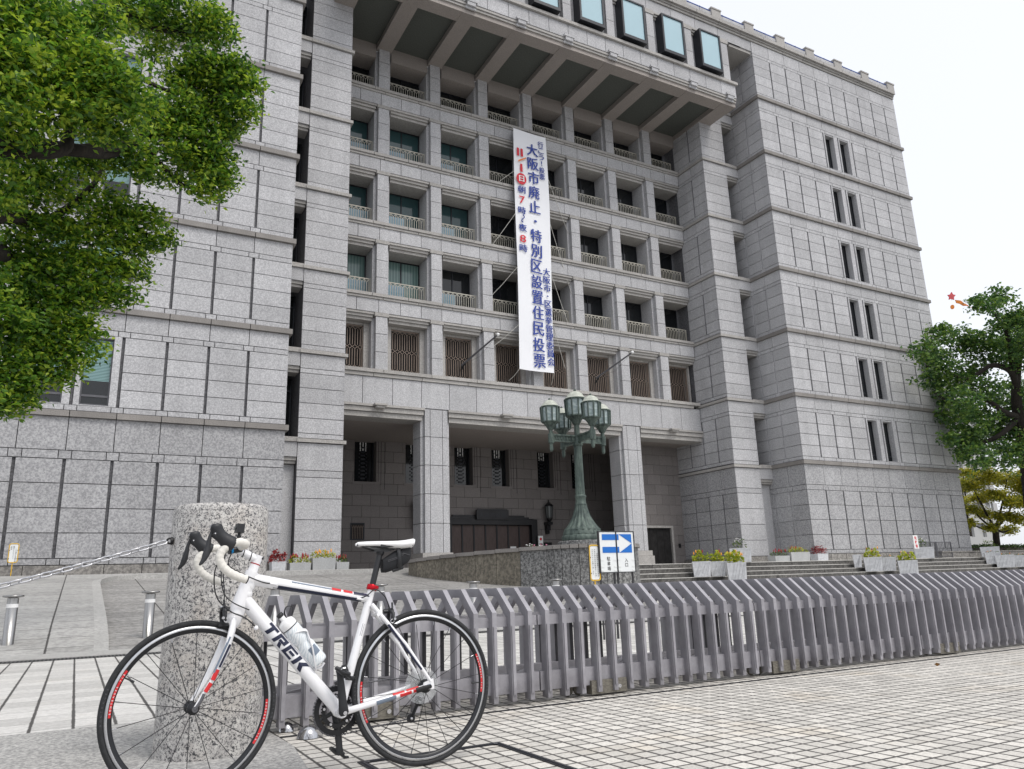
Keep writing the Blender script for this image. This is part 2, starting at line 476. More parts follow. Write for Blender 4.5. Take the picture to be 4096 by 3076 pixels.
    def torus(s, c, R, r, e1, e2, N=64, n=8, mi=0, a0=0, a1=None, sq=(1, 1)):
        e1, e2 = Vector(e1), Vector(e2); e3 = e1.cross(e2); c = Vector(c)
        full = a1 is None
        a1 = 2*PI if full else a1
        M_ = N if full else N+1
        vs = []
        for i in range(M_):
            a = a0+(a1-a0)*i/N
            d = e1*math.cos(a)+e2*math.sin(a)
            for k in range(n):
                b = 2*PI*k/n
                vs.append(c+d*(R+r*sq[0]*math.cos(b))+e3*(r*sq[1]*math.sin(b)))
        fs = []
        for i in range(N):
            j = (i+1) % M_
            for k in range(n): fs.append((i*n+k, j*n+k, j*n+(k+1) % n, i*n+(k+1) % n))
        return s.add(vs, fs, mi, True)
    def build(s, name, mats, parent=None, local=False, kind=None):
        me = bpy.data.meshes.new(name)
        me.from_pydata(s.v, [], s.f)
        if not isinstance(mats, (list, tuple)): mats = [mats]
        for m in mats: me.materials.append(MAT[m] if isinstance(m, str) else m)
        me.polygons.foreach_set('material_index', s.m)
        me.polygons.foreach_set('use_smooth', s.sm)
        o = bpy.data.objects.new(name, me)
        COL.objects.link(o)
        if parent is not None:
            o.parent = parent
            if not local:
                w = Vector((0, 0, 0)); p = parent
                while p is not None: w += p.location; p = p.parent
                me.transform(Matrix.Translation(-w))
        elif not local:
            # put the origin at the thing's base centre
            if s.v:
                a = np.array(s.v, dtype=float); c = (a.min(0)+a.max(0))/2; c[2] = a[:, 2].min()
                me.transform(Matrix.Translation(-Vector(c))); o.location = Vector(c)
        if kind: o['kind'] = kind
        me.update()
        return o

def tag(o, label, cat, group=None, kind=None):
    o['label'] = label; o['category'] = cat
    if group: o['group'] = group
    if kind: o['kind'] = kind
    return o
def thing(name, label, cat, loc=(0, 0, 0), group=None):
    o = bpy.data.objects.new(name, None)
    o.location = Vector(loc); o.empty_display_size = .2
    COL.objects.link(o)
    return tag(o, label, cat, group)
def dup(o, parent=None, off=None):
    c = o.copy(); COL.objects.link(c)
    if parent is not None: c.parent = parent
    if off is not None: c.location = o.location + Vector(off)
    for ch in list(o.children): dup(ch, c)
    return c

_glyph = {}
def glyph(ch, bold=0.0):
    key = (ch, bold)
    if key not in _glyph:
        cu = bpy.data.curves.new('glyph', 'FONT')
        cu.body = ch; cu.resolution_u = 2; cu.offset = bold; cu.align_x = 'LEFT'
        ob = bpy.data.objects.new('glyph', cu)
        COL.objects.link(ob)
        bpy.context.view_layer.update()
        dg = bpy.context.evaluated_depsgraph_get()
        me = bpy.data.meshes.new_from_object(ob.evaluated_get(dg))
        vs = [(v.co.x, v.co.y) for v in me.vertices]; fs = [tuple(p.vertices) for p in me.polygons]
        bpy.data.objects.remove(ob); bpy.data.curves.remove(cu); bpy.data.meshes.remove(me)
        xs = [p[0] for p in vs] or [0]; ys = [p[1] for p in vs] or [0]
        _glyph[key] = (vs, fs, (min(xs), max(xs), min(ys), max(ys)))
    return _glyph[key]
def put_char(mb, ch, centre, ex, ey, size, bold=0.0, mi=0, shear=0.0, fit=None):
    """one character centred at a point; ex, ey are the reading directions; fit = (w, h) stretches to size"""
    vs, fs, bb = glyph(ch, bold)
    cx, cy = (bb[0]+bb[1])/2, (bb[2]+bb[3])/2
    kx = ky = size
    if fit: kx, ky = fit[0]/max(1e-6, bb[1]-bb[0]), fit[1]/max(1e-6, bb[3]-bb[2])
    ex, ey, c = Vector(ex), Vector(ey), Vector(centre)
    mb.add([c+ex*((x-cx)*kx+(y-cy)*shear*ky)+ey*((y-cy)*ky) for x, y in vs], fs, mi)
    return (bb[1]-bb[0])*kx
def put_text(mb, txt, start, ex, ey, size, bold=0.0, mi=0, gap=.12):
    c = Vector(start); ex = Vector(ex)
    for ch in txt:
        if ch == ' ': c = c+ex*size*.3; continue
        vs, fs, bb = glyph(ch, bold)
        w = (bb[1]-bb[0])*size
        mb.add([c+ex*((x-bb[0])*size)+Vector(ey)*(y*size) for x, y in vs], fs, mi)
        c = c+ex*(w+size*gap)
    return c

# ------------------------------------------------------------------ ground
def sheet(name, poly, mat, zf=0.0, label=None):
    mb = MB()
    z = zf if callable(zf) else (lambda x, y: zf)
    mb.add([(x, y, z(x, y)) for x, y in poly], [tuple(range(len(poly)))])
    return mb.build(name, mat, None, kind='structure')
sheet('ground', [(-400, -400), (900, -400), (900, 900), (-400, 900)], 'ground', -.03)
sheet('plaza_paving', [(.9, -6), (90, -6), (90, 5.62), (1.12, 5.62), (.98, 4.9), (1.0, 4.3), (.93, 3.75), (.8, 3.3), (.55, 2.9), (.1, 2.6), (-1.5, 2.4), (-1.5, -6)], 'tile', 0.0)
sheet('plaza', [(1.12, 5.62), (90, 5.62), (90, 27.2), (10.0, 27.2), (10.0, 12.3), (-40, 12.3), (-40, 5.72), (1.0, 5.72)], 'plaza', -.004)
sheet('pavement', [(-40, 5.72), (-40, 12.3), (3.2, 12.3), (3.2, 5.72)], 'slab', 0.0)
sheet('pillar_floor', [(-40, 2.3), (-1.5, 2.3), (.1, 2.5), (.57, 2.82), (.84, 3.25), (.975, 3.73), (1.045, 4.3), (1.025, 4.9), (1.0, 5.72), (-40, 5.72)], 'pillar_floor', .006)
ZR = lambda y: max(0.0, min(1.45, .0868*(y-13.45)))
mb = MB()
mb.box(-40, 10.2, 12.42, 13.45, -.2, .012)
mb.build('kerb', 'kerb', None, kind='structure')
mb = MB(); mb.add([(-40, 12.05, .003), (12, 12.05, .003), (12, 12.42, .003), (-40, 12.42, .003)], [(0, 1, 2, 3)])
mb.build('drain', 'grate', None, kind='structure')
mb = MB()
mb.add([(-40, 13.45, 0.006), (12.6, 13.45, 0.006), (12.6, 30.15, 1.45), (-40, 30.15, 1.45)], [(0, 1, 2, 3)])
mb.add([(-40, 30.15, 1.45), (12.6, 30.15, 1.45), (12.6, 42, 1.5), (-40, 42, 1.5)], [(0, 1, 2, 3)])
mb.add([(12.6, 13.45, .006), (12.6, 13.45, -.3), (12.6, 30.15, -.3), (12.6, 30.15, 1.45)], [(0, 1, 2, 3)])
mb.build('ramp', 'ramp', None, kind='structure')
# raised footway on the left of the ramp, its kerb turning away along the building
edge = [(.50, 13.45)]
for i in range(12):
    edge.append((.52+.004*i, 14.5+i*.98))
for a in range(0, 100, 12):
    t_ = math.radians(a)
    edge.append((2.1-1.5*math.cos(t_), 26.0+2.6*math.sin(t_)))
edge += [(12.3, 28.7)]
inner = [(p[0]-.2 if i < 14 else p[0], p[1]+(.0 if i < 14 else .2)) for i, p in enumerate(edge)]
mb = MB()
top = lambda x, y, h=.15: (x, y, ZR(y)+h*min(1, max(.08, (y-13.4)/2.5)))
n = len(edge)
mb.add([top(*p) for p in edge]+[top(*p) for p in inner]+[(p[0], p[1], ZR(p[1])-.05) for p in edge],
       [(i, i+1, n+i+1, n+i) for i in range(n-1)]+[(2*n+i, 2*n+i+1, i+1, i) for i in range(n-1)])
mb.build('kerb', 'kerb', None, kind='structure')
mb = MB()
P_ = [top(p[0], p[1]) for p in inner]
L_ = [top(-40, p[1]) for p in inner]
mb.add(P_+L_, [(i, i+1, n+i+1, n+i) for i in range(n-1)])
mb.build('pavement', 'footway', None, kind='structure')

# steps on the right
RISE = [(28.3, 1.43), (27.95, 1.22), (27.6, 1.01), (27.25, .80), (26.9, .59), (26.55, .38), (26.2, .17)]
mb = MB(); me_ = MB()
for i, (y, z) in enumerate(RISE):
    y1 = RISE[i-1][0]+.3 if i else 45
    mb.box(15.2, 80, y+.03, y1, z-.25, z-.03)
    x = 15.2
    while x < 80:
        w = 1.9+.25*math.sin(x*7.1+i)
        me_.box(x, min(x+w-.025, 80), y, y1-.02, z-.026, z)
        mb.box(x, min(x+w-.025, 80), y+.012, y+.03, z-.25, z-.028)
        x += w
mb.build('steps', 'step', None, kind='structure')
me_.build('step_treads', 'step_edge', None, kind='structure')

# ------------------------------------------------------------------ the city hall
XC, Y0, YW, YP = 21.36, 35.42, 30.657, 33.03
WW, XO, WP, BAY, GS, G0 = 14.68, 29.39, 11.62, 3.0317, 1.4765, 16.242
LZ = [6.934+4*k for k in range(7)]
FZ = [11.25+3.985*k for k in range(5)]
BASE = 1.45
hall = thing('city_hall', 'large grey granite building with deep balcony bays between two blank wings', 'building', (XC, YW, BASE))
def front(y): return lambda a, z, o: (XC+a, y-o, z)
def side(x, sg): return lambda a, z, o: (XC+x+sg*o, a, z)     # faces sg along x
J, GW = .028, .11
def panels(mb, mp, edges, z0, z1, rows, skip=(), ends=(0, 0), out=0.0, groove=True, mi=0):
    """granite panels between chiselled grooves; edges are groove centres"""
    for j in range(len(edges)-1):
        a0 = edges[j] + (GW/2 if (j > 0 or ends[0]) and groove else J/2)
        a1 = edges[j+1] - (GW/2 if (j < len(edges)-2 or ends[1]) and groove else J/2)
        for r in range(rows):
            za = z0+(z1-z0)*r/rows+J/2; zb = z0+(z1-z0)*(r+1)/rows-J/2
            if j in skip: continue
            mb.mbox(mp, a0, a1, za, zb, out-.06, out, mi)
def course(mb, mp, edges, z0, z1, out=0.0, mi=0):
    for j in range(len(edges)-1):
        mb.mbox(mp, edges[j]+J/2, edges[j+1]-J/2, z0+J/2, z1-J/2, out-.06, out, mi)
def small_course(mb, mp, edges, z0, z1, mi=0):
    """thin course with a short block over each groove"""
    e = [edges[0]]
    for q in edges[1:-1]: e += [q-.2, q+.2]
    course(mb, mp, e+[edges[-1]], z0, z1, 0, mi)
def storey(mb, mp, edges, zl, skip=(), rows=4):
    small_course(mb, mp, edges, zl+.24, zl+.45)
    panels(mb, mp, edges, zl+.45, zl+3.11, rows, skip)
    small_course(mb, mp, edges, zl+3.11, zl+3.33)
    course(mb, mp, edges, zl+3.33, zl+4.0)
def ground_storey(mb, mp, edges):
    small_course(mb, mp, edges, 1.86, 2.08, 5)
    panels(mb, mp, edges, 2.08, 5.45, 4, mi=5)
    small_course(mb, mp, edges, 5.45, 5.75, 5)
    course(mb, mp, edges, 5.75, LZ[0], 0.0, 5)
def top_storey(mb, mp, edges):
    zl = LZ[6]
    small_course(mb, mp, edges, zl+.24, zl+.45)
    panels(mb, mp, edges, zl+.45, zl+3.2, 4)
    small_course(mb, mp, edges, zl+3.2, zl+3.42)
    course(mb, mp, edges, zl+3.42, 35.25)

for sg in (1, -1):
    fm = front(YW) if sg > 0 else (lambda a, z, o: (XC-a, YW-o, z))
    wing = MB()
    edges = [WW] + [G0+GS*j for j in range(9)] + [XO]
    if sg < 0: edges = [WW] + [G0+GS*j for j in range(14)] + [G0+GS*14]
    xo = edges[-1]
    win = {k: (4, 5) for k in range(6)} if sg > 0 else {k: (4, 5, 7, 8) for k in range(6)}
    ground_storey(wing, fm, edges)
    for k in range(6): storey(wing, fm, edges, LZ[k], win[k])
    top_storey(wing, fm, edges)
    # body behind the cladding, grooves show it
    wing.mbox(fm, WW+.06, xo, BASE, LZ[0]+.45, -.8, -.085, 2)
    for k in range(6):
        z0, z1 = LZ[k]+.45, LZ[k]+3.11
        for j in range(len(edges)-1):
            if j in win[k]:
                a0, a1 = edges[j], edges[j+1]
                b0, b1 = (a0+.17, a0+1.06) if sg > 0 else (a0+.30, a0+1.24)
                dp = .36 if sg > 0 else .2
                wing.mbox(fm, a0-.045, a0+.045, z0, z1, -.8, -.085, 2)
                wing.mbox(fm, a0+GW/2, b0, z0, z1, -.8, 0, 0)
                wing.mbox(fm, b1, a1-GW/2, z0, z1, -.8, 0, 0)
                wing.mbox(fm, b0, b1, z1-.08, z1, -.8, -.03, 0)
                wing.mbox(fm, b0, b1, z0, z0+.03, -.8, .0, 0)
            else:
                wing.mbox(fm, edges[j] if j else WW+.06, edges[j+1]-.045 if (j+1) in win[k] else edges[j+1], z0, z1, -.8, -.085, 2)
        wing.mbox(fm, WW+.06, xo, z1, z1+1.34, -.8, -.085, 2)
    wing.mbox(fm, WW+.06, xo, LZ[6]+.45, 35.25, -.8, -.085, 2)
    wing.mbox(fm, WW+.06, xo, BASE, 35.2, -28, -.82, 0)
    # wall returning towards the recess, and the slit's inner cheek
    sm = side(sg*WW, -sg)
    se = [YW+.062, YW+1.25, YW+2.42, YP+1.6]
    ground_storey(wing, sm, se)
    for k in range(6): storey(wing, sm, se, LZ[k])
    top_storey(wing, sm, se)
    # rough plinth
    a = WW-.12
    while a < xo:
        w = 1.0+.3*math.sin(a*5.3)
        wing.mbox(fm, a, min(a+w-.02, xo), BASE-.2, 1.84, -.05, .14+.02*math.sin(a*9), 3)
        a += w
    wing.mbox(sm, YW+.06, YP+1.5, BASE-.2, 1.84, -.05, .12, 3)
    w_o = wing.build('wing', ['granite', 'granite_ledge', 'granite_groove', 'granite_rough', 'granite_trim', 'granite_base'], hall)
    for k in range(7):
        l = MB()
        for j in range(len(edges)-1):
            l.mbox(fm, edges[j]+J/2-(.12 if j == 0 else 0), edges[j+1]-J/2+(.12 if j == len(edges)-2 else 0), LZ[k], LZ[k]+.24-J, -.06, .12, 0)
        l.mbox(sm, YW+.065, YP+1.5, LZ[k], LZ[k]+.24-J, -.06, .12, 0)
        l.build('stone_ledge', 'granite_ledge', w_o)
    for k in range(6):
        for j in win[k]:
            if sg < 0 and k > 4 and j > 5: continue
            a0 = edges[j]
            b0, b1 = (a0+.17, a0+1.06) if sg > 0 else (a0+.30, a0+1.24)
            z0, z1 = LZ[k]+.48, LZ[k]+3.03
            dp = .36 if sg > 0 else .2
            fr = MB()
            fr.mbox(fm, b0, b0+.05, z0, z1, -dp-.06, -dp); fr.mbox(fm, b1-.05, b1, z0, z1, -dp-.06, -dp)
            fr.mbox(fm, b0+.05, b1-.05, z1-.05, z1, -dp-.06, -dp); fr.mbox(fm, b0+.05, b1-.05, z0, z0+.08, -dp-.06, -dp)
            fr.mbox(fm, b0+.05, b1-.05, z0+.34, z0+.42, -dp-.06, -dp)
            wo_ = fr.build('window', 'frame_grey' if sg < 0 else 'frame_dark', w_o)
            pn = MB()
            if sg < 0:
                pn.mbox(fm, b0+.05, b1-.05, z0+.95, z1-.05, -dp-.05, -dp-.03, 0)
                pn.mbox(fm, b0+.05, b1-.05, z0+.08, z0+.95, -dp-.05, -dp-.03, 1)
                pn.build('pane', ['blinds', 'glass_dark'], wo_)
            else:
                pn.mbox(fm, b0+.05, b1-.05, z0+.08, z1-.05, -dp-.05, -dp-.03, 0)
                pn.build('pane', 'glass_dark', wo_)

    # pier between wing and recess, with its column of slit windows
    pm = (lambda a, z, o: (XC+sg*a, YP-o, z))
    pier = MB()
    pe = [WP, 13.63]
    ism = side(sg*WP, -sg)                     # faces the recess
    ie = [YP+.062, YP+1.2, Y0+.3]
    ie0 = [YP+.062, YP+1.2, YP+2.4, YP+3.6, 41.8]
    for k in range(-1, 7):
        if k < 0:
            panels(pier, pm, pe, 1.86, 5.45, 4, groove=False); course(pier, pm, pe, 5.45, 5.75); course(pier, pm, pe, 5.75, LZ[0])
            ground_storey(pier, ism, ie0)
        else:
            zl = LZ[k]
            if k == 6: 
                course(pier, pm, pe, zl+.24, zl+.45)
                continue
            course(pier, pm, pe, zl+.2, zl+.42)
            panels(pier, pm, pe, zl+.42, zl+3.11, 4, groove=False)
            course(pier, pm, pe, zl+3.11, zl+3.33); course(pier, pm, pe, zl+3.33, zl+4.0)
            storey(pier, ism, ie0 if k == 0 else ie, zl)
    pier.mbox(pm, WP+.06, 13.62, BASE, 31.3, -9.5, -.085, 2)
    pier.mbox(pm, WP+.3, WW+.05, 31.2, 34.6, -.6, -.3, 0)
    pier.mbox(pm, WP-.14, 13.8, BASE-.2, 1.84, -.06, .16, 3)
    pier.mbox(ism, YP+.06, 41.8, BASE-.2, 1.84, -.06, .16, 3)
    # spandrels that close the slit between the storeys
    for k in range(-1, 6):
        z1 = LZ[k+1] if k < 5 else LZ[6]
        zt = (LZ[k] if k >= 0 else 2.9)+3.14
        pier.mbox(pm, 13.64, WW+.05, zt+.28, z1+.02, -.9, -.02, 0)
        pier.mbox(pm, 13.64, WW+.05, zt+.13, zt+.27, -.9, -.10, 4)
        pier.mbox(pm, 13.64, WW+.05, zt, zt+.12, -.9, -.18, 4)
        pier.mbox(pm, 13.64, WW+.05, z1+.03, z1+.23, -.9, .06, 4)
        if k < 0:
            pier.mbox(pm, 13.64, WW+.05, BASE, zt-.02, -.9, -.42, 0)
    p_o = pier.build('pier', ['granite', 'granite_ledge', 'granite_groove', 'granite_rough', 'granite_trim', 'granite_base'], hall)
    for k in range(6):
        l = MB()
        l.mbox(pm, WP-.1, 13.63+.04, LZ[k]+.02, LZ[k]+.2-J, -.06, .1, 0)
        l.mbox(ism, YP+.065, (Y0+.3 if k else 38.5), LZ[k]+.02, LZ[k]+.2-J, -.06, .1, 0)
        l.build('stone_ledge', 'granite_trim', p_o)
        g = MB()
        g.mbox(pm, 13.64, WW, LZ[k]+.24, LZ[k]+3.14, -1.5, -1.45, 0)
        for q in (13.66, 14.1, 14.55): g.mbox(pm, q, q+.06, LZ[k]+.24, LZ[k]+3.14, -1.45, -1.40, 1)
        g.mbox(pm, 13.64, WW, LZ[k]+2.55, LZ[k]+2.62, -1.45, -1.41, 1)
        g.build('slit_window', ['glass_dark', 'frame_dark'], p_o)

# ---- recessed facade: columns, spandrels, window bays, balcony railings
fm = front(Y0)
RE = 1.35                                          # depth of the bays
lattice = MB()
def bar(mb, p, q, w, t, y):
    d = Vector((q[0]-p[0], 0, q[1]-p[1])); L = d.length; d.normalize(); nrm = Vector((-d.z, 0, d.x))*w/2
    a, b = Vector((p[0], y, p[1])), Vector((q[0], y, q[1]))
    mb.hexa([a-nrm, b-nrm, b-nrm+Vector((0, t, 0)), a-nrm+Vector((0, t, 0))], [a+nrm, b+nrm, b+nrm+Vector((0, t, 0)), a+nrm+Vector((0, t, 0))])
W_ = 2.28; NB = 16
lattice.box(-W_/2, W_/2, 0, .05, .93, .98); lattice.box(-W_/2, W_/2, .005, .045, .05, .09)
for sx in (-1, 1): lattice.box(sx*W_/2-.02, sx*W_/2+.02, .005, .045, 0, .98)
for i in range(NB):
    x = -W_/2+W_*(i+.5)/NB; h = W_/NB/2
    if i % 2 == 0: bar(lattice, (x, .24), (x, .76), .028, .03, .01)
    else: bar(lattice, (x, .36), (x, .64), .028, .03, .01)
    zt, zb = (.76, .24) if i % 2 == 0 else (.64, .36)
    lattice_n = 1 if i % 2 == 0 else -1
    if i % 2 == 0:
        for sx in (-1, 1):
            bar(lattice, (x, .76), (x+sx*2*h, .93-.17*.0), .026, .028, .012)
            bar(lattice, (x, .24), (x+sx*2*h, .09), .026, .028, .012)
    else:
        bar(lattice, (x, .64), (x, .93), .028, .03, .01); bar(lattice, (x, .09), (x, .36), .028, .03, .01)
for x in (-W_/2, W_/2): lattice.box(x-.015, x+.015, .01, .04, .05, .95)
rail_proto = None
for k in range(5):
    z = FZ[k]
    zn = FZ[k+1] if k < 4 else None
    # columns
    for j in range(-3, 4):
        x = j*BAY; top_ = (2.78 if k < 4 else 29.72-z)
        c = MB()
        c.mbox(fm, x-.30, x+.30, z, z+top_*.34-J, -.28, 0); c.mbox(fm, x-.30, x+.30, z+top_*.34, z+top_*.68-J, -.28, 0); c.mbox(fm, x-.30, x+.30, z+top_*.68, z+top_, -.28, 0)
        c.mbox(fm, x-.44, x+.44, z, z+top_, -RE-.1, -.285, 0)
        if k < 4:
            c.mbox(fm, x-.37, x+.37, z+2.80, z+2.99, -.28, .035, 1)
        c.build('column', ['granite', 'granite_trim'], hall)
    # spandrel above the bays (floor edge of the next storey)
    if k < 4:
        sp = MB()
        e = [-WP+.05+ (2*WP-.1)*i/20 for i in range(21)]
        for i in range(20): sp.mbox(fm, e[i]+J/2, e[i+1]-J/2, z+3.01, zn-.30, -RE-.3, 0, 0)
        for i in range(12):
            a0, a1 = -WP+.05+(2*WP-.1)*i/12, -WP+.05+(2*WP-.1)*(i+1)/12
            sp.mbox(fm, a0+J/2, a1-J/2, zn-.16, zn-.002, -RE-.3, .12, 1)
            sp.mbox(fm, a0+.6+J/2, min(a1+.6, WP-.05)-J/2, zn-.29, zn-.18, -.3, .06, 1)
        for i in range(-4, 4):
            a0, a1 = i*BAY+.45, (i+1)*BAY-.45
            if i == -4: a0 = -WP+.05
            if i == 3: a1 = WP-.05
            sp.mbox(fm, a0-.07, a1+.07, z+2.88, z+2.995, -RE-.3, -.03, 1)
            sp.mbox(fm, a0-.03, a1+.03, z+2.74, z+2.87, -RE-.3, -.11, 1)
            sp.mbox(fm, a0, a1, z+2.58, z+2.73, -RE-.3, -.2, 1)
        sp.build('spandrel', ['granite', 'granite_trim'], hall)
    else:
        sp = MB()
        for i in range(-4, 4):
            a0, a1 = i*BAY+.45, (i+1)*BAY-.45
            if i == -4: a0 = -WP+.05
            if i == 3: a1 = WP-.05
            sp.mbox(fm, a0, a1, z+1.98, 30.09, -RE-.2, -.12, 0)
        sp.build('spandrel', 'granite_soffit_shade', hall)
    for i in range(-4, 4):
        a0, a1 = i*BAY+.45, (i+1)*BAY-.45
        if i == -4: a0 = -WP+.06
        if i == 3: a1 = WP-.06
        zt = z+2.57 if k < 4 else z+1.97
        if k == 0:
            # grille storey: stone jambs either side of a bronze grille
            s_ = MB()
            g0, g1 = a0+.28, a1-.28
            if i == -4: g0 = a1-.28-1.6
            if i == 3: g1 = a0+.28+1.6
            s_.mbox(fm, a0, g0, z, zt, -RE, -.62); s_.mbox(fm, g1, a1, z, zt, -RE, -.62); s_.mbox(fm, g0, g1, zt-.12, zt, -RE, -.66)
            s_.mbox(fm, a0, a1, z, z+.12, -RE, -.5)
            s_.build('window_surround', 'granite_trim', hall)
            gr = MB()
            w = g1-g0; zz0, zz1 = z+.13, zt-.13; H = zz1-zz0
            y = Y0+.74
            gr.box(XC+g0, XC+g0+.05, y, y+.05, zz0, zz1); gr.box(XC+g1-.05, XC+g1, y, y+.05, zz0, zz1)
            gr.box(XC+g0, XC+g1, y, y+.05, zz0, zz0+.05); gr.box(XC+g0, XC+g1, y, y+.05, zz1-.05, zz1)
            nb = 12; pit = w/nb
            for q in range(1, nb):
                x = XC+g0+pit*q
                for (u0, u1) in ((.09, .46), (.55, .91)):
                    bar(gr, (x, zz0+H*u0), (x, zz0+H*u1), .03, .03, y)
                for uc in (.045, .505, .955):
                    if q % 2:
                        for sx in (-1, 1):
                            for sz in (-1, 1):
                                bar(gr, (x, zz0+H*(uc+sz*.045)), (x+sx*pit*.95, zz0+H*uc), .026, .025, y+.004)
            wdw = gr.build('window_grille', 'copper_metal', hall)
            pn = MB(); pn.mbox(fm, g0, g1, zz0-.01, zz1+.01, -1.15, -1.1)
            pn.build('pane', 'dark_void', wdw)
        else:
            gm = MB(); fr = MB()
            fr.mbox(fm, a0, a1, z, z+.08, -RE-.06, -RE+.02); fr.mbox(fm, a0, a1, zt-.06, zt, -RE-.06, -RE+.02)
            for q in (a0, (a0+a1)/2-.03, a1-.06): fr.mbox(fm, q, q+.06, z+.08, zt-.06, -RE-.06, -RE+.02)
            wdw = fr.build('window', 'frame_dark', hall)
            mt = 'glass_dark'
            if k == 1 and i in (-4, -3): mt = 'curtain'
            elif i in (-3, -2) and k in (2, 3): mt = 'glass_teal'
            elif i == -4 and k in (1, 2, 3): mt = 'glass_teal'
            gm.mbox(fm, a0+.03, a1-.03, z+.05, zt-.03, -RE-.05, -RE-.02)
            gm.build('pane', mt, wdw)
            if i <= -2 and k < 4:
                sc_ = MB()
                sc_.mbox(fm, a0+.04, a0+.04+(1.15 if i > -4 else 2.0), z+.06, z+1.12, -RE+.1, -RE+.14)
                sc_.build('balcony_reflection', 'screen', hall)  # added panel whose pale blue colour stands for a reflection in the glass
            # railing
            if rail_proto is None:
                r = MB(); r.v, r.f, r.m, r.sm = lattice.v, lattice.f, lattice.m, lattice.sm
                rail_proto = r.build('balcony_railing', 'cream_metal', hall, local=True)
                rr = rail_proto
            else:
                rr = rail_proto.copy(); COL.objects.link(rr)
            cx = (a0+a1)/2
            rr.location = Vector((XC+cx, Y0+.55, z+.02))-hall.location
            rr.scale = ((a1-a0)/W_, 1, 1)

# ---- frieze, entrance columns and porch
fz = MB()
for i in range(15):
    a0, a1 = -WP+.05+(2*WP-.1)*i/15, -WP+.05+(2*WP-.1)*(i+1)/15
    fz.mbox(fm, a0+J/2, a1-J/2, 9.50, 10.86, -1.2, 0, 0)
for i in range(9):
    a0, a1 = -WP+.05+(2*WP-.1)*i/9, -WP+.05+(2*WP-.1)*(i+1)/9
    fz.mbox(fm, a0+J/2, a1-J/2, 11.07, 11.248, -RE-.2, .14, 1)
    fz.mbox(fm, max(a0-.5, -WP+.05)+J/2, a1-.5-J/2, 10.88, 11.05, -1.2, .07, 1)
for a0, a1 in ((-WP+.05, -6.92), (-5.38, 5.38), (6.92, WP-.05)):
    fz.mbox(fm, a0-.12, a1+.12, 9.36, 9.48, -1.2, .10, 1)
    fz.mbox(fm, a0-.08, a1+.08, 9.12, 9.34, -1.2, .02, 1)
    fz.mbox(fm, a0-.04, a1+.04, 8.86, 9.10, -1.2, -.08, 1)
fz.build('frieze', ['granite', 'granite_trim'], hall)
for x in (-9.2, -2.2, 2.2, 9.2):
    fl = MB()
    fl.mbox(fm, x-.32, x+.32, 9.37, 9.46, -.02, .42); fl.mbox(fm, x-.22, x+.22, 9.26, 9.37, -.02, .34)
    fl.build('soffit_floodlight', 'granite_trim', hall)
for x in (-6.15, 6.15):
    c = MB()
    n_ = 5
    for r in range(n_):
        z0, z1 = 2.35+(9.48-2.35)*r/n_, 2.35+(9.48-2.35)*(r+1)/n_-J
        c.mbox(fm, x-.62, x-.32-J, z0, z1, -.2, 0); c.mbox(fm, x-.32, x+.32, z0, z1, -.2, 0); c.mbox(fm, x+.32+J, x+.62, z0, z1, -.2, 0)
        c.mbox(fm, x-.78, x+.78, z0, z1, -1.2, -.205)
    c.mbox(fm, x-.86, x+.86, 1.45, 2.05, -1.3, .2, 1); c.mbox(fm, x-.80, x+.80, 2.06, 2.34, -1.25, .12, 1)
    c.build('entrance_column', ['granite', 'granite_trim'], hall)
pc = MB()                                            # porch: back wall with tall windows, ceiling, floor
YB = 41.8
bm = front(YB)
TW = [(-8.38, -7.12), (-5.35, -4.0), (-2.25, -1.05), (0.25, 1.45), (3.5, 4.65), (6.05, 7.3)]
zc = 1.5
rowz = [1.5+.62*i for i in range(13)]
def porch_wall(a0, a1, z0, z1, ph):
    w = 1.05; a = a0 - (.5 if ph % 2 else 0)
    while a < a1:
        b0, b1 = max(a, a0), min(a+w, a1)
        if b1-b0 > .03: pc.mbox(bm, b0+.008, b1-.008, z0+.008, z1-.008, -.1, 0, 0)
        a += w
for i in range(len(rowz)-1):
    z0, z1 = rowz[i], min(rowz[i+1], 8.95)
    spans = [(-WP, WP)]
    if z1 > 6.6:
        spans = []; a = -WP
        for (p, q) in TW: spans.append((a, p)); a = q
        spans.append((a, WP))
    elif z0 < 4.5:
        spans = [(-WP, -2.9), (3.05, WP)]
    for p, q in spans: porch_wall(p, q, z0, z1, i)
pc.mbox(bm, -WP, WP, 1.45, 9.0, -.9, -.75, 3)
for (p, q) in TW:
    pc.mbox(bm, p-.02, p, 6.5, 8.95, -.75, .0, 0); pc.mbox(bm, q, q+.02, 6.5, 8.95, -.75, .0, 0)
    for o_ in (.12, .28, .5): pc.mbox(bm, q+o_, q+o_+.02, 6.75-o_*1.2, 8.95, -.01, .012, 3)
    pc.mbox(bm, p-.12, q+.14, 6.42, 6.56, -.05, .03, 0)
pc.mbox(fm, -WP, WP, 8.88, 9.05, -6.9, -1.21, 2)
pc.mbox(fm, -WP, WP, 1.4, 1.5, -6.9, 1.0, 0)
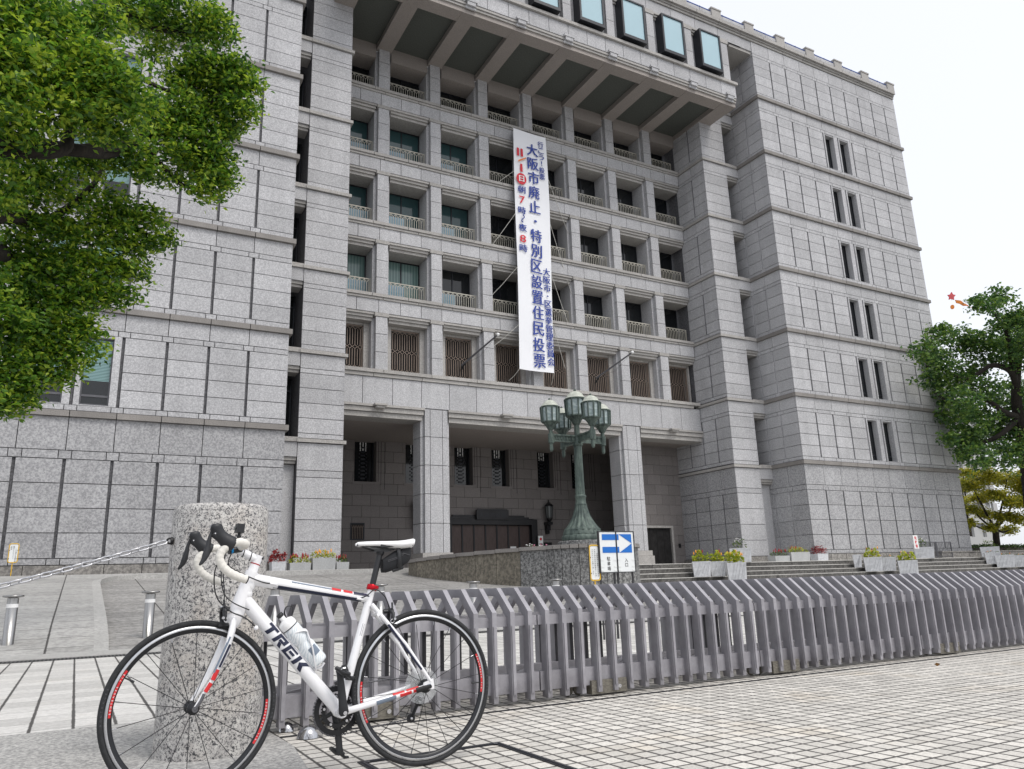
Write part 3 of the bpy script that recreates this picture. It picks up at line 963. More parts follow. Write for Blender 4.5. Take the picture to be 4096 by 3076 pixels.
# shallower back wall of the right-hand bay
ym = front(37.9)
for i in range(12):
    z0, z1 = 1.5+.62*i, 1.5+.62*(i+1)-.012
    a = 6.95 - (.5 if i % 2 else 0)
    while a < WP:
        b0, b1 = max(a, 6.95), min(a+1.05, WP)
        for c0, c1 in (((b0, min(b1, 8.35)), (max(b0, 10.75), b1)) if z0 < 3.9 else ((b0, b1),)):
            if c1-c0 > .03: pc.mbox(ym, c0+.006, c1-.006, z0, z1, -.1, 0, 0)
        a += 1.05
pc.mbox(ym, 6.95, WP, 1.45, 9.0, -.3, -.16, 0)
pc.mbox(lambda a, z, o: (XC+6.9+o, a, z), 36.62, 38.2, 1.5, 8.9, -.1, 0, 0)
pc.build('porch', ['granite_warm', 'granite_trim', 'granite_soffit_shade', 'dark_void'], hall)
for i, (p, q) in enumerate(TW):
    w = MB(); w.mbox(bm, p+.06, q-.06, 6.6, 8.93, -.55, -.5, 0)
    cx = (p+q)/2
    for zz in np.arange(6.75, 8.7, .22):
        w.mbox(bm, cx-.12, cx+.12, zz, zz+.09, -.5, -.44, 1)
        for sx in (-1, 1): w.mbox(bm, cx+sx*.2-.03, cx+sx*.2+.03, zz+.1, zz+.17, -.5, -.45, 1)
    w.mbox(bm, p, p+.06, 6.57, 8.93, -.56, -.45, 1); w.mbox(bm, q-.06, q, 6.57, 8.93, -.56, -.45, 1)
    wdw = w.build('porch_window', ['glass_dark', 'frame_dark'], hall)
    lp = MB()
    for sx in (-.16, 0, .16): lp.mbox(bm, cx+sx-.03, cx+sx+.03, 8.35+.06*abs(sx), 8.86, -.49, -.46, 0)
    lp.build('hanging_lamp', 'white_paper', wdw)
w = MB(); w.mbox(bm, -8.55, -7.75, 3.35, 4.28, -.02, .03, 1); w.mbox(bm, -8.48, -7.82, 3.42, 4.21, .031, .034, 0)
gw = w.build('porch_grille', ['dark_void', 'frame_dark'], hall)
g = MB()
for i in range(7):
    x = XC-8.48+.66*(i+.5)/7
    bar(g, (x, 3.42), (x, 3.98), .018, .02, YB-.06)
    for sx in (-1, 1): bar(g, (x, 3.98), (x+sx*.047, 4.14), .016, .018, YB-.058)
g.build('lattice', 'copper_metal', gw)
# main doors
d = MB()
d.mbox(bm, -3.0, -2.6, 1.5, 4.55, -.1, .30); d.mbox(bm, 2.75, 3.15, 1.5, 4.55, -.1, .30)
d.mbox(bm, -2.6, 2.75, 4.22, 4.55, -.1, .30); d.mbox(bm, -2.75, 2.6, 4.56, 4.68, -.1, .24)
d.mbox(bm, -2.5, 2.3, 4.69, 4.78, -.1, .2); d.mbox(bm, -1.05, 1.1, 4.5, 5.08, .305, .42); d.mbox(bm, -.98, 1.03, 5.081, 5.13, .31, .4)
doors = d.build('entrance_doors', 'black_metal', hall)
for i in range(7):
    p = MB(); a0 = -2.6+5.35*i/7; a1 = -2.6+5.35*(i+1)/7
    p.mbox(bm, a0+.05, a1-.05, 1.52, 4.2, -.06, .02, 0); p.mbox(bm, a0, a0+.05, 1.5, 4.22, -.08, .06, 1); p.mbox(bm, a1-.05, a1, 1.5, 4.22, -.08, .055, 1)
    p.build('door_leaf', ['door_brown', 'black_metal'], doors)
tx = MB()
for i, ch in enumerate('大阪市役所'):
    put_char(tx, ch, (XC-.72+.37*i, YB-.425, 4.78), (1, 0, 0), (0, 0, 1), .3, .012)
tx.build('name_lettering', 'frame_dark', doors)
pp = MB(); pp.mbox(bm, 1.35, 1.75, 2.35, 2.95, .03, .04); pp.build('notice', 'white_paper', doors)
d = MB(); d.mbox(ym, 8.35, 8.5, 1.5, 3.95, -.12, .05, 0); d.mbox(ym, 10.6, 10.75, 1.5, 3.95, -.12, .05, 0); d.mbox(ym, 8.5, 10.6, 3.8, 3.95, -.12, .05, 0)
d.mbox(ym, 8.5, 10.6, 1.5, 3.8, -.16, -.1, 1)
for q in (9.0, 9.53, 10.06): d.mbox(ym, q, q+.03, 1.5, 3.8, -.1, -.085, 1)
d.build('side_door', ['granite_trim', 'dark_void'], hall)
ic = MB(); ic.mbox(ym, 11.1, 11.25, 2.6, 2.85, 0, .06); ic.build('intercom', 'black_metal', hall)

# ---- jutting top floor
YO = 30.62
om = front(YO)
XE = 12.72
ov = MB()
for i in range(20):
    a0, a1 = -XE+2*XE*i/20, -XE+2*XE*(i+1)/20
    ov.mbox(om, a0+J/2, a1-J/2, 30.28, 31.18, -.5, 0, 0)
ov.mbox(om, -XE-.1, XE+.1, 31.2, 31.38, -.6, .14, 1)
ov.mbox(om, -XE+.02, XE-.02, 29.72, 30.27, -.95, -.17, 2)
ov.mbox(om, -XE+.01, XE-.01, 30.12, 30.262, -.168, -.03, 1); ov.mbox(om, -XE+.01, XE-.01, 29.98, 30.10, -.168, -.09, 1)
ov.mbox(om, -XE, XE, 31.39, 34.4, -.9, -.3, 0)
ov.mbox(om, -XE, XE, 30.12, 35.2, -5.2, -1.02, 2)
for j in range(-4, 5):
    x = j*BAY
    ov.mbox(om, x-.27, x+.27, 31.39, 32.6-J, -.29, -.02, 0); ov.mbox(om, x-.27, x+.27, 32.6, 34.2, -.29, -.02, 0)
    ov.mbox(om, x-.33, x+.33, 34.21, 34.5, -.29, .02, 1)
for j in range(-4, 4):
    a0, a1 = j*BAY+.34, (j+1)*BAY-.34
    ov.mbox(om, a0, a1, 34.38, 34.5, -.29, -.04, 1); ov.mbox(om, a0, a1, 34.24, 34.37, -.29, -.12, 1); ov.mbox(om, a0, a1, 34.1, 34.23, -.29, -.2, 1)
ov.build('top_floor', ['granite', 'granite_trim', 'granite_soffit_shade'], hall)
for j in range(-4, 5):
    x = j*BAY
    b = MB()
    x0, x1 = x-.42, x+.42
    if abs(j) == 4: x0, x1 = (x-.55, x+.5) if j > 0 else (x-.5, x+.55)
    b.box(XC+x0, XC+x1, YO+.16, Y0+.25, 29.70, 30.2)
    b.build('soffit_beam', 'granite_soffit_shade', hall)
    c = MB()
    c.mbox(om, x-.34, x+.34, 30.29, 30.42, -.1, .13); c.mbox(om, x-.24, x+.24, 30.06, 30.28, -.1, .10); c.mbox(om, x-.3, x+.3, 29.93, 30.05, -.1, -.02)
    c.build('corbel', 'granite', hall)
for j in range(-4, 4):
    a0, a1 = j*BAY+.42, (j+1)*BAY-.42
    p = MB()
    p.box(XC+a0, XC+a1, YO+.96, Y0+.2, 30.02, 30.1)
    pl_ = p.build('soffit_panel', 'soffit_panel', hall)
    cx = (j+.5)*BAY
    w = MB()
    z0, z1 = 31.55, 34.25
    w.mbox(om, cx-.86, cx-.74, z0, z1, -.3, .34); w.mbox(om, cx+.74, cx+.86, z0, z1, -.3, .34)
    w.mbox(om, cx-.74, cx+.74, z0, z0+.2, -.3, .34); w.mbox(om, cx-.74, cx+.74, z1-.1, z1, -.3, .34)
    wb = w.build('bay_window', 'frame_dark', hall)
    g = MB(); g.mbox(om, cx-.74, cx+.74, z0+.2, z1-.1, .2, .28)
    g.build('pane', 'glass_pale', wb)
# cornice and parapet
cr = MB()
e = [-XO + 2*XO*i/30 for i in range(31)]
cm = front(YW)
for i in range(30):
    a0, a1 = e[i]+J/2, e[i+1]-J/2
    if -XE-1 < a0 and a1 < XE+1: cr.mbox(cm, a0, a1, 34.51, 35.25, -1.0, -.02, 0)
    cr.mbox(cm, a0, a1, 35.27, 35.42, -1.0, .06, 1); cr.mbox(cm, a0, a1, 35.43, 35.55, -1.0, .13, 1); cr.mbox(cm, a0, a1, 35.56, 35.78, -1.0, .26, 1)
    cr.mbox(cm, a0, a1, 35.79, 36.04, -.5, .05, 0); cr.mbox(cm, a0+.5, min(a1+.5, XO), 36.05, 36.26, -.5, .05, 0)
for sg in (-1, 1):
    cr.mbox(cm, min(sg*XE, sg*WW), max(sg*XE, sg*WW), 34.51, 35.25, -2, -.035, 0)
    cr.mbox(cm, min(sg*XE, sg*WW), max(sg*XE, sg*WW), 34.3, 34.5, -2, -.1, 1)
cr.build('cornice', ['granite', 'granite_trim'], hall)
for i in range(-10, 11):
    x = i*2.92
    m_ = MB(); m_.mbox(cm, x-.4, x+.4, 35.8, 36.5, -.56, .12, 0); m_.mbox(cm, x-.44, x+.44, 36.5, 36.6, -.6, .16, 0)
    m_.build('parapet_block', 'granite_trim', hall)
br = MB()
br.box(XC-XO, XC+XO, YW-.02, YW+.03, 36.36, 36.41)
x = -XO
while x < XO:
    br.box(XC+x-.03, XC+x+.03, YW-.02, YW+.03, 36.26, 36.43); x += .97
br.build('coping_rail', 'blue_rail', hall)

# ------------------------------------------------------------------ banner and flagpoles
def fp(x, z, y=35.0): return Vector((XC+x, y, z))
BN = thing('banner', 'tall white banner with blue and red vertical lettering roped across the balconies', 'banner', fp(-.3, 12.0, 34.95))
TLx, TRx, BLx, BRx = -1.299, .927, -1.437, .706
mb = MB(); NX, NZ_ = 10, 44
vs = []
def bpt(u, v, off=0.0):
    x = (TLx+(TRx-TLx)*u)*(1-v)+(BLx+(BRx-BLx)*u)*v + .10*math.sin(v*PI)*(u-.1)*1.2
    z = 26.75-.04*u-v*14.74
    y = 34.95+.03*math.sin(v*21+u*2)*math.sin(u*PI)+.05*math.sin(v*7+u*3)-.03*math.sin(u*4+v*3)
    return Vector((XC+x, y-off, z))
for i in range(NZ_+1):
    for j in range(NX+1): vs.append(bpt(j/NX, i/NZ_))
mb.add(vs, [(i*(NX+1)+j, (i+1)*(NX+1)+j, (i+1)*(NX+1)+j+1, i*(NX+1)+j+1) for i in range(NZ_) for j in range(NX)], 0, True)
mb.add([v+Vector((0, .012, 0)) for v in vs], [(i*(NX+1)+j, i*(NX+1)+j+1, (i+1)*(NX+1)+j+1, (i+1)*(NX+1)+j) for i in range(NZ_) for j in range(NX)], 0, True)
mb.build('cloth', 'cloth', BN)
def banner_uv(x, z):
    v = (26.75-z)/14.74
    l = TLx*(1-v)+BLx*v; r = TRx*(1-v)+BRx*v
    return (x-l-.05*math.sin(v*PI))/(r-l), v
def cloth_char(mb, ch, x, z, f, bold, mi, off=.06):
    k0 = len(mb.v)
    for q, dx in enumerate((-1, 0, 1) if bold > .005 else (0,)):
        k1 = len(mb.v)
        put_char(mb, ch, (x+dx*bold, 0, z), (1, 0, 0), (0, 0, 1), 1, .004 if bold > .005 else 0, mi, 0, f)
        for k in range(k1, len(mb.v)):
            u, v = banner_uv(mb.v[k][0], mb.v[k][2]); mb.v[k] = tuple(bpt(u, v, off+.005*q))
def btext(txt, x0, z0, x1, z1, w, h, mat, bold, name):
    mb = MB(); n = len(txt)
    for i, ch in enumerate(txt):
        t_ = i/(n-1) if n > 1 else 0
        cx_, cz_ = x0+(x1-x0)*t_, z0+(z1-z0)*t_
        f = (w, h)
        if ch in '・': f = (w*.22, w*.22)
        elif ch in '！': f = (w*.16, h*.85)
        elif ch == 'ー': f = (w*.9, h*.2)
        cloth_char(mb, ch, cx_, cz_, f, bold, 0)
    mb.build(name, mat, BN)
btext('大阪市廃止・特別区設置住民投票', -.089, 25.6, -.16, 12.62, .70, .80, 'ink_blue', .015, 'main_lettering')
btext('行こう！投票', .51, 26.15, .47, 23.97, .36, .38, 'ink_blue', .008, 'side_lettering')
btext('大阪市・区選挙管理委員会', .50, 17.98, .53, 12.62, .42, .45, 'ink_blue', .010, 'side_lettering')
for ch, x, z, w, h, m, bd in (('11', -.92, 25.24, .5, .56, 'ink_red', .0055), ('1', -.865, 24.22, .2, .56, 'ink_red', .0055), ('朝', -.893, 22.81, .46, .50, 'ink_blue', .006), ('7', -.888, 22.16, .34, .5, 'ink_red', .0055), ('時', -.915, 21.48, .46, .5, 'ink_blue', .010), ('夜', -.929, 20.38, .46, .5, 'ink_blue', .010), ('8', -.957, 19.68, .36, .5, 'ink_red', .0055), ('時', -.949, 19.1, .46, .5, 'ink_blue', .010)):
    mb = MB()
    for i, c_ in enumerate(ch):
        cloth_char(mb, c_, x+(.25*(i-.5) if len(ch) > 1 else 0), z, (.13 if c_ == '1' else w, h*.92), bd, 0)
    mb.build('date_lettering', m, BN)
mb = MB(); u, v = banner_uv(-.814, 24.77); c = bpt(u, v, .10)
mb.hexa([c+Vector((-.26, 0, -.2)), c+Vector((.26, 0, .1)), c+Vector((.26, .01, .1)), c+Vector((-.26, .01, -.2))], [c+Vector((-.26, 0, -.1)), c+Vector((.26, 0, .2)), c+Vector((.26, .01, .2)), c+Vector((-.26, .01, -.1))])
mb.build('date_stroke', 'ink_orange', BN)
mb = MB(); u, v = banner_uv(-.91, 21.02-.08); c = bpt(u, v, .10)
mb.tube([c+Vector((.09*math.sin(t_*2*PI/12*1.0), 0, .24-.04*t_)) for t_ in range(13)], .032, 5)
mb.build('date_stroke', 'ink_blue', BN)
mb = MB(); u, v = banner_uv(-.896, 23.49); c = bpt(u, v, .08)
mb.add([c+Vector((.33*math.cos(a*PI/12), 0, .36*math.sin(a*PI/12))) for a in range(24)], [tuple(range(24))], 0)
cloth_char(mb, '日', -.896, 23.49, (.30, .38), .010, 1, .10)
mb.build('date_emblem', ['ink_red', 'white_paint'], BN)
mb = MB()
for (u, v), (x, z) in (((0, .19), (-3.0, 22.6)), ((1, .19), (2.8, 20.9)), ((0, .375), (-3.0, 18.7)), ((1, .385), (2.8, 17.0)), ((0, .60), (-2.95, 15.95)), ((1, .60), (2.7, 14.4)), ((0, .83), (-2.9, 13.1)), ((1, .80), (2.0, 12.6)), ((0, 1), (-1.7, 11.5)), ((1, 1), (1.0, 11.5)), ((0, 0), (-2.4, 27.9)), ((1, 0), (1.2, 27.9)), ((.5, 0), (.1, 28.0))):
    p = bpt(u, v); q = fp(x, z, 35.75 if v > 0 else 35.9)
    m_ = (p+q)/2-Vector((0, 0, .05))
    mb.tube([p, m_, q], .016, 5)
mb.build('ropes', 'rope', BN)
for (x0, z0, x1, z1, lab) in ((-4.4, 12.15, -3.227, 13.43, 'slanting flagpole with white ball tip, left of the white banner'), (4.3, 12.3, 5.531, 13.48, 'slanting flagpole with white ball tip, right of the white banner')):
    a, b = fp(x0, z0, 36.0), fp(x1, z1, 34.0)
    t = thing('flagpole', lab, 'flagpole', a, 'flagpoles on the front')
    mb = MB(); mb.tube([a, b], [.06, .045], 8); mb.build('pole', 'frame_grey', t)
    mb = MB(); mb.ball(b, .095, 8); mb.build('ball_tip', 'white_paint', t)
    mb = MB(); mb.tube([a-Vector((0, -.1, .25)), a+(b-a)*.1], .05, 6); mb.tube([b, (a+b)/2-Vector((.0, .0, .35)), a], .006, 4); mb.build('bracket', 'black_metal', t)

# wall lanterns on the porch wall
def wall_lantern(x, lab):
    c = Vector((XC+x, YB-.42, 4.45))
    t = thing('wall_lantern', lab, 'lantern', c, 'lanterns beside the entrance')
    mb = MB()
    mb.lathe([(.02, 1.32), (.05, 1.26), (.03, 1.2), (.12, 1.1), (.27, .98), (.30, .92), (.27, .90)][::-1], c, 8, 0, False)
    mb.build('roof', 'black_metal', t)
    mb = MB(); mb.lathe([(.19, .2), (.235, .9)], c, 8, 0, False); mb.build('glass', 'lamp_glass_dark', t)
    mb = MB()
    for k in range(8):
        a = 2*PI*(k)/8
        mb.tube([c+Vector((.2*math.cos(a), .2*math.sin(a), .18)), c+Vector((.245*math.cos(a), .245*math.sin(a), .92))], .022, 4)
    mb.lathe([(.06, -.05), (.2, .12), (.215, .2)], c, 8, 0, False)
    mb.box(c.x-.12, c.x+.12, c.y+.08, YB, c.z-.55, c.z-.1); mb.box(c.x-.17, c.x+.17, c.y-.12, YB-.01, c.z-.22, c.z-.05)
    mb.box(c.x-.1, c.x+.1, c.y+.2, YB-.02, c.z-.75, c.z-.55)
    mb.build('bracket', 'black_metal', t)
wall_lantern(-4.75, 'black wall lantern left of the main doors beside the entrance column')
wall_lantern(3.95, 'black wall lantern right of the main doors beside the street lamp')
sgn = thing('standing_sign', 'narrow white upright sign standing at the right of the main doors', 'sign', (XC+3.2, YB-.5, 1.5))
mb = MB(); mb.box(XC+3.04, XC+3.36, YB-.55, YB-.47, 1.5, 3.55); mb.build('panel', 'white_paper', sgn)
mb = MB()
for i, (m, z) in enumerate(((0, 3.35), (1, 3.05), (1, 2.8), (1, 2.55), (2, 2.25), (1, 1.95))):
    mb.ball((XC+3.2, YB-.55, z), .085, 8, m, (1, .12, 1)) if m != 1 else mb.box(XC+3.09, XC+3.31, YB-.556, YB-.551, z-.05, z+.05, 1)
mb.build('emblems', ['ink_red', 'frame_grey', 'ink_blue'], sgn)
pl_ = MB(); pl_.box(XC+3.5, XC+4.25, YB-.1, YB-.04, 2.9, 3.18)
tag(pl_.build('wall_plaque', 'black_metal'), 'small dark plaque on the porch wall under the right lantern', 'plaque')

# ------------------------------------------------------------------ round island with the street lamp
LX, LY = 14.06, 21.0
isl = thing('retaining_wall', 'curved stained granite island wall carrying the bronze street lamp', 'wall', (12.5, 21, 0))
Rn = 1.72
path = [Vector((10.35, 27.6, 0)), Vector((10.35, 26.6, 0))]
for a in range(196, 375, 9):
    path.append(Vector((LX+Rn*math.cos(math.radians(a)), LY+Rn*math.sin(math.radians(a)), 0)))
path += [Vector((15.8, 25.0, 0)), Vector((15.8, 28.2, 0))]
# ease the left flank into a gentle curve
fl_ = []
for i in range(9):
    t_ = i/8
    p0, p1, p2 = Vector((10.55, 27.2, 0)), Vector((10.3, 23.6, 0)), path[2]
    fl_.append(p0*(1-t_)**2+p1*2*t_*(1-t_)+p2*t_*t_)
path = [Vector((12.2, 28.6, 0)), Vector((11.0, 28.2, 0))]+fl_+path[3:]
# resample to stones
pts = [path[0]]
for q in path[1:]:
    d = (q-pts[-1]).length; n = max(1, round(d/.62))
    p = pts[-1]
    for i in range(1, n+1): pts.append(p+(q-p)*i/n)
ZT = lambda p: 1.66 + .06*math.sin(p.y*.4) if p.y > 22 else 1.78
mb = MB(); cp = MB()
cen = Vector((13.6, 24, 0))
for i in range(len(pts)-1):
    a, b = pts[i], pts[i+1]
    t_ = (b-a).normalized(); nr = Vector((t_.y, -t_.x, 0))
    if nr.dot(a-cen) < 0: nr = -nr
    a_, b_ = a+t_*.008, b-t_*.008
    zt = 1.62+.12*min(1, max(0, (27-a.y)/6))
    sm = 1 if a.y < 21.6 else 0
    mb.hexa([a_-nr*.3, a_+nr*.02, b_+nr*.02, b_-nr*.3] if True else 0, [v+Vector((0, 0, zt)) for v in (a_-nr*.3, a_, b_, b_-nr*.3)], sm)
    cp.hexa([v+Vector((0, 0, zt+.005)) for v in (a_-nr*.4, a_+nr*.07, b_+nr*.07, b_-nr*.4)], [v+Vector((0, 0, zt+.12)) for v in (a_-nr*.4, a_+nr*.06, b_+nr*.06, b_-nr*.4)], 0)
w = mb.build('wall', ['granite_wall', 'granite_dark'], isl)
cp.build('coping', 'granite_ledge', isl)
mb = MB(); mb.add([p+Vector((0, 0, 1.6)) for p in pts], [tuple(range(len(pts)))]); mb.build('soil', 'soil', isl)
mb = MB(); mb.lathe([(1.1, 1.5), (1.1, 1.80), (1.07, 1.86), (.80, 1.862), (.80, 2.0), (.77, 2.02), (0.0, 2.03)], (LX, LY, 0), 40, 0, False)
mb.build('lamp_plinth', 'granite_dark', isl)

lamp = thing('street_lamp', 'ornate green bronze lamp post with five octagonal lanterns on a round stone base', 'street lamp', (LX, LY, 2.03))
B0 = 2.03
flt = lambda amp, per: (lambda k, i: 1+amp*math.cos(k*PI*2/per))
mb = MB()
mb.lathe([(.66, B0), (.68, B0+.06), (.66, B0+.16), (.60, B0+.2)], (LX, LY, 0), 48, 0, True, None, None)
mb.lathe([(.62, B0+.2), (.60, B0+.27), (.56, B0+.36)], (LX, LY, 0), 48, 0, True, None, flt(.03, 3))
mb.lathe([(.57, B0+.34), (.46, B0+.46), (.36, B0+.62), (.27, B0+.8), (.21, B0+1.0), (.185, B0+1.12)], (LX, LY, 0), 72, 0, True, None, flt(.06, 4))
mb.build('base', 'verdigris', lamp)
mb = MB()
mb.lathe([(.19, B0+1.12), (.20, B0+1.15), (.172, B0+1.2), (.168, B0+1.36), (.20, B0+1.41), (.155, B0+1.46)], (LX, LY, 0), 24)
mb.lathe([(.150, B0+1.44), (.138, B0+2.0), (.128, B0+3.05)], (LX, LY, 0), 64, 0, True, None, flt(.055, 4))
mb.lathe([(.128, B0+3.05), (.17, B0+3.08), (.18, B0+3.12), (.135, B0+3.18), (.11, B0+3.25), (.10, B0+3.42)], (LX, LY, 0), 24)
mb.lathe([(.09, B0+3.4), (.08, B0+4.0)], (LX, LY, 0), 32, 0, True, None, flt(.06, 4))
mb.build('column', 'verdigris', lamp)
def lantern(parent, c, R, H, N=10):
    """c = centre of the glass bottom"""
    lt = MB()
    lt.lathe([(R*.30, -.55*H), (R*.34, -.5*H), (R*.45, -.34*H), (R*.74, -.1*H), (R*.93, -.06*H), (R*.93, .02*H)], c, N, 0, False)
    for k in range(N):
        a = 2*PI*k/N
        d = Vector((math.cos(a), math.sin(a), 0))
        lt.tube([c+d*R*.92, c+d*R+Vector((0, 0, H))], .032, 4)
    lt.lathe([(R*.9, H*.97), (R*1.08, H*1.0), (R*1.08, H*1.06), (R*.9, H*1.08)], c, N, 0, False)
    lo = lt.build('lantern', 'verdigris', parent)
    g = MB(); g.lathe([(R*.86, 0), (R*.93, H)], c, N, 0, False); g.build('glass', 'lamp_glass', lo)
    r = MB(); r.lathe([(R*1.0, H*1.08), (R*.82, H*1.2), (R*.7, H*1.35), (R*.42, H*1.5), (R*.2, H*1.55), (R*.1, H*1.57)], c, 20)
    r.ball(c+Vector((0, 0, H*1.62)), R*.13, 8, 1)
    r.build('lantern_roof', ['lamp_roof', 'verdigris'], lo)
lantern(lamp, Vector((LX, LY, B0+4.08)), .36, .54)
for q, a in enumerate((-3.7, 86.3, 176.3, 266.3)):
    d = Vector((math.cos(math.radians(a)), math.sin(math.radians(a)), 0)); n_ = Vector((-d.y, d.x, 0))
    c = Vector((LX, LY, 0)); e_ = c+d*.98
    mb = MB()
    z0, z1 = B0+3.17, B0+3.42
    for (za, zb, th) in ((z0, z0+.05, .05), (z1-.05, z1, .05), (z0+.05, z1-.05, .02)):
        mb.hexa([c+n_*th+Vector((0, 0, za)), c-n_*th+Vector((0, 0, za)), e_-n_*th+Vector((0, 0, za)), e_+n_*th+Vector((0, 0, za))][::-1], [c+n_*th+Vector((0, 0, zb)), c-n_*th+Vector((0, 0, zb)), e_-n_*th+Vector((0, 0, zb)), e_+n_*th+Vector((0, 0, zb))][::-1])
    for i in range(7):
        p = c+d*(.2+.1*i)
        mb.tube([p+n_*.03+Vector((0, 0, z0+.06)), p+d*.05+n_*.03+Vector((0, 0, z1-.06))], .012, 4); mb.tube([p+n_*.03+d*.05+Vector((0, 0, z0+.06)), p+n_*.03+Vector((0, 0, z1-.06))], .012, 4)
    mb.build('arm', 'verdigris', lamp)
    mb = MB(); mb.lathe([(.03, B0+2.84), (.055, B0+2.88), (.06, B0+2.92), (.06, B0+3.1), (.10, B0+3.12), (.10, B0+3.42), (.065, B0+3.45), (.06, B0+3.6)], e_, 10, 0, False)
    mb.build('socket', 'verdigris', lamp)
    lantern(lamp, e_+Vector((0, 0, B0+3.82)), .31, .47)

# ------------------------------------------------------------------ leaves
def leaf_mesh(centres, sizes, aspect=.5, flat=.3, droop=.2, seed=3):
    """many small folded leaf blades; centres (n,3), sizes (n,)"""
    rs = np.random.RandomState(seed)
    n = len(centres)
    ax = rs.normal(size=(n, 3)); ax[:, 2] = ax[:, 2]*flat-droop; ax /= np.linalg.norm(ax, axis=1)[:, None]
    nn = rs.normal(size=(n, 3))*.7; nn[:, 2] += .9
    sd_ = np.cross(ax, nn); sd_ /= np.linalg.norm(sd_, axis=1)[:, None]
    up = np.cross(sd_, ax)
    s = sizes[:, None]
    base = centres-ax*s*.5; tip = centres+ax*s*.5-up*s*.08
    l = centres+sd_*s*aspect*.5+up*s*.10-ax*s*.05; r = centres-sd_*s*aspect*.5+up*s*.10-ax*s*.05
    V = np.stack([base, l, tip, r], 1).reshape(-1, 3)
    i = np.arange(n)*4
    F = np.concatenate([np.stack([i, i+1, i+2], 1), np.stack([i, i+2, i+3], 1)], 1).reshape(-1, 3)
    return V, F
def np_obj(name, V, F, mat, parent=None):
    me = bpy.data.meshes.new(name)
    me.vertices.add(len(V)); me.loops.add(F.size); me.polygons.add(len(F))
    off = np.zeros(3)
    if parent is not None: off = np.array(parent.location)
    me.vertices.foreach_set('co', (V-off).astype(np.float32).ravel())
    me.loops.foreach_set('vertex_index', F.astype(np.int32).ravel())
    k = F.shape[1]
    me.polygons.foreach_set('loop_start', np.arange(len(F), dtype=np.int32)*k)
    me.polygons.foreach_set('loop_total', np.full(len(F), k, dtype=np.int32))
    me.materials.append(MAT[mat])
    me.update(); me.validate()
    o = bpy.data.objects.new(name, me); COL.objects.link(o)
    if parent is not None: o.parent = parent
    return o
def clump(c, r, n, rs, flat=.75):
    d = rs.normal(size=(n, 3)); d /= np.linalg.norm(d, axis=1)[:, None]
    rad = r*(.35+.72*rs.rand(n)**.55)
    lump = 1+.28*np.sin(d[:, 0]*5+c[0]*3)*np.sin(d[:, 1]*4+c[1])+.2*np.sin(d[:, 2]*7+c[2]*2)
    p = d*(rad*lump)[:, None]; p[:, 2] *= flat
    return p+np.array(c)
def sprays(c, r, n, rs, per=9, flat=.75, spread=.16):
    """leaves gathered in little sprays so that the crown has dark gaps"""
    k = max(1, n//per)
    cc = clump(c, r, k, rs, flat)
    return np.repeat(cc, per, 0)+rs.normal(size=(k*per, 3))*spread*np.array([1, 1, .6])
def branch(mb, pts, r0, r1):
    pts = [Vector(p) for p in pts]
    # smooth through the points
    out = []
    for i in range(len(pts)-1):
        p0, p1, p2, p3 = pts[max(0, i-1)], pts[i], pts[i+1], pts[min(len(pts)-1, i+2)]
        for k in range(5):
            t = k/5
            out.append(.5*((2*p1)+(p2-p0)*t+(2*p0-5*p1+4*p2-p3)*t*t+(3*p1-p0-3*p2+p3)*t**3))
    out.append(pts[-1])
    N = len(out)
    mb.tube(out, [r0+(r1-r0)*i/(N-1) for i in range(N)], 8)

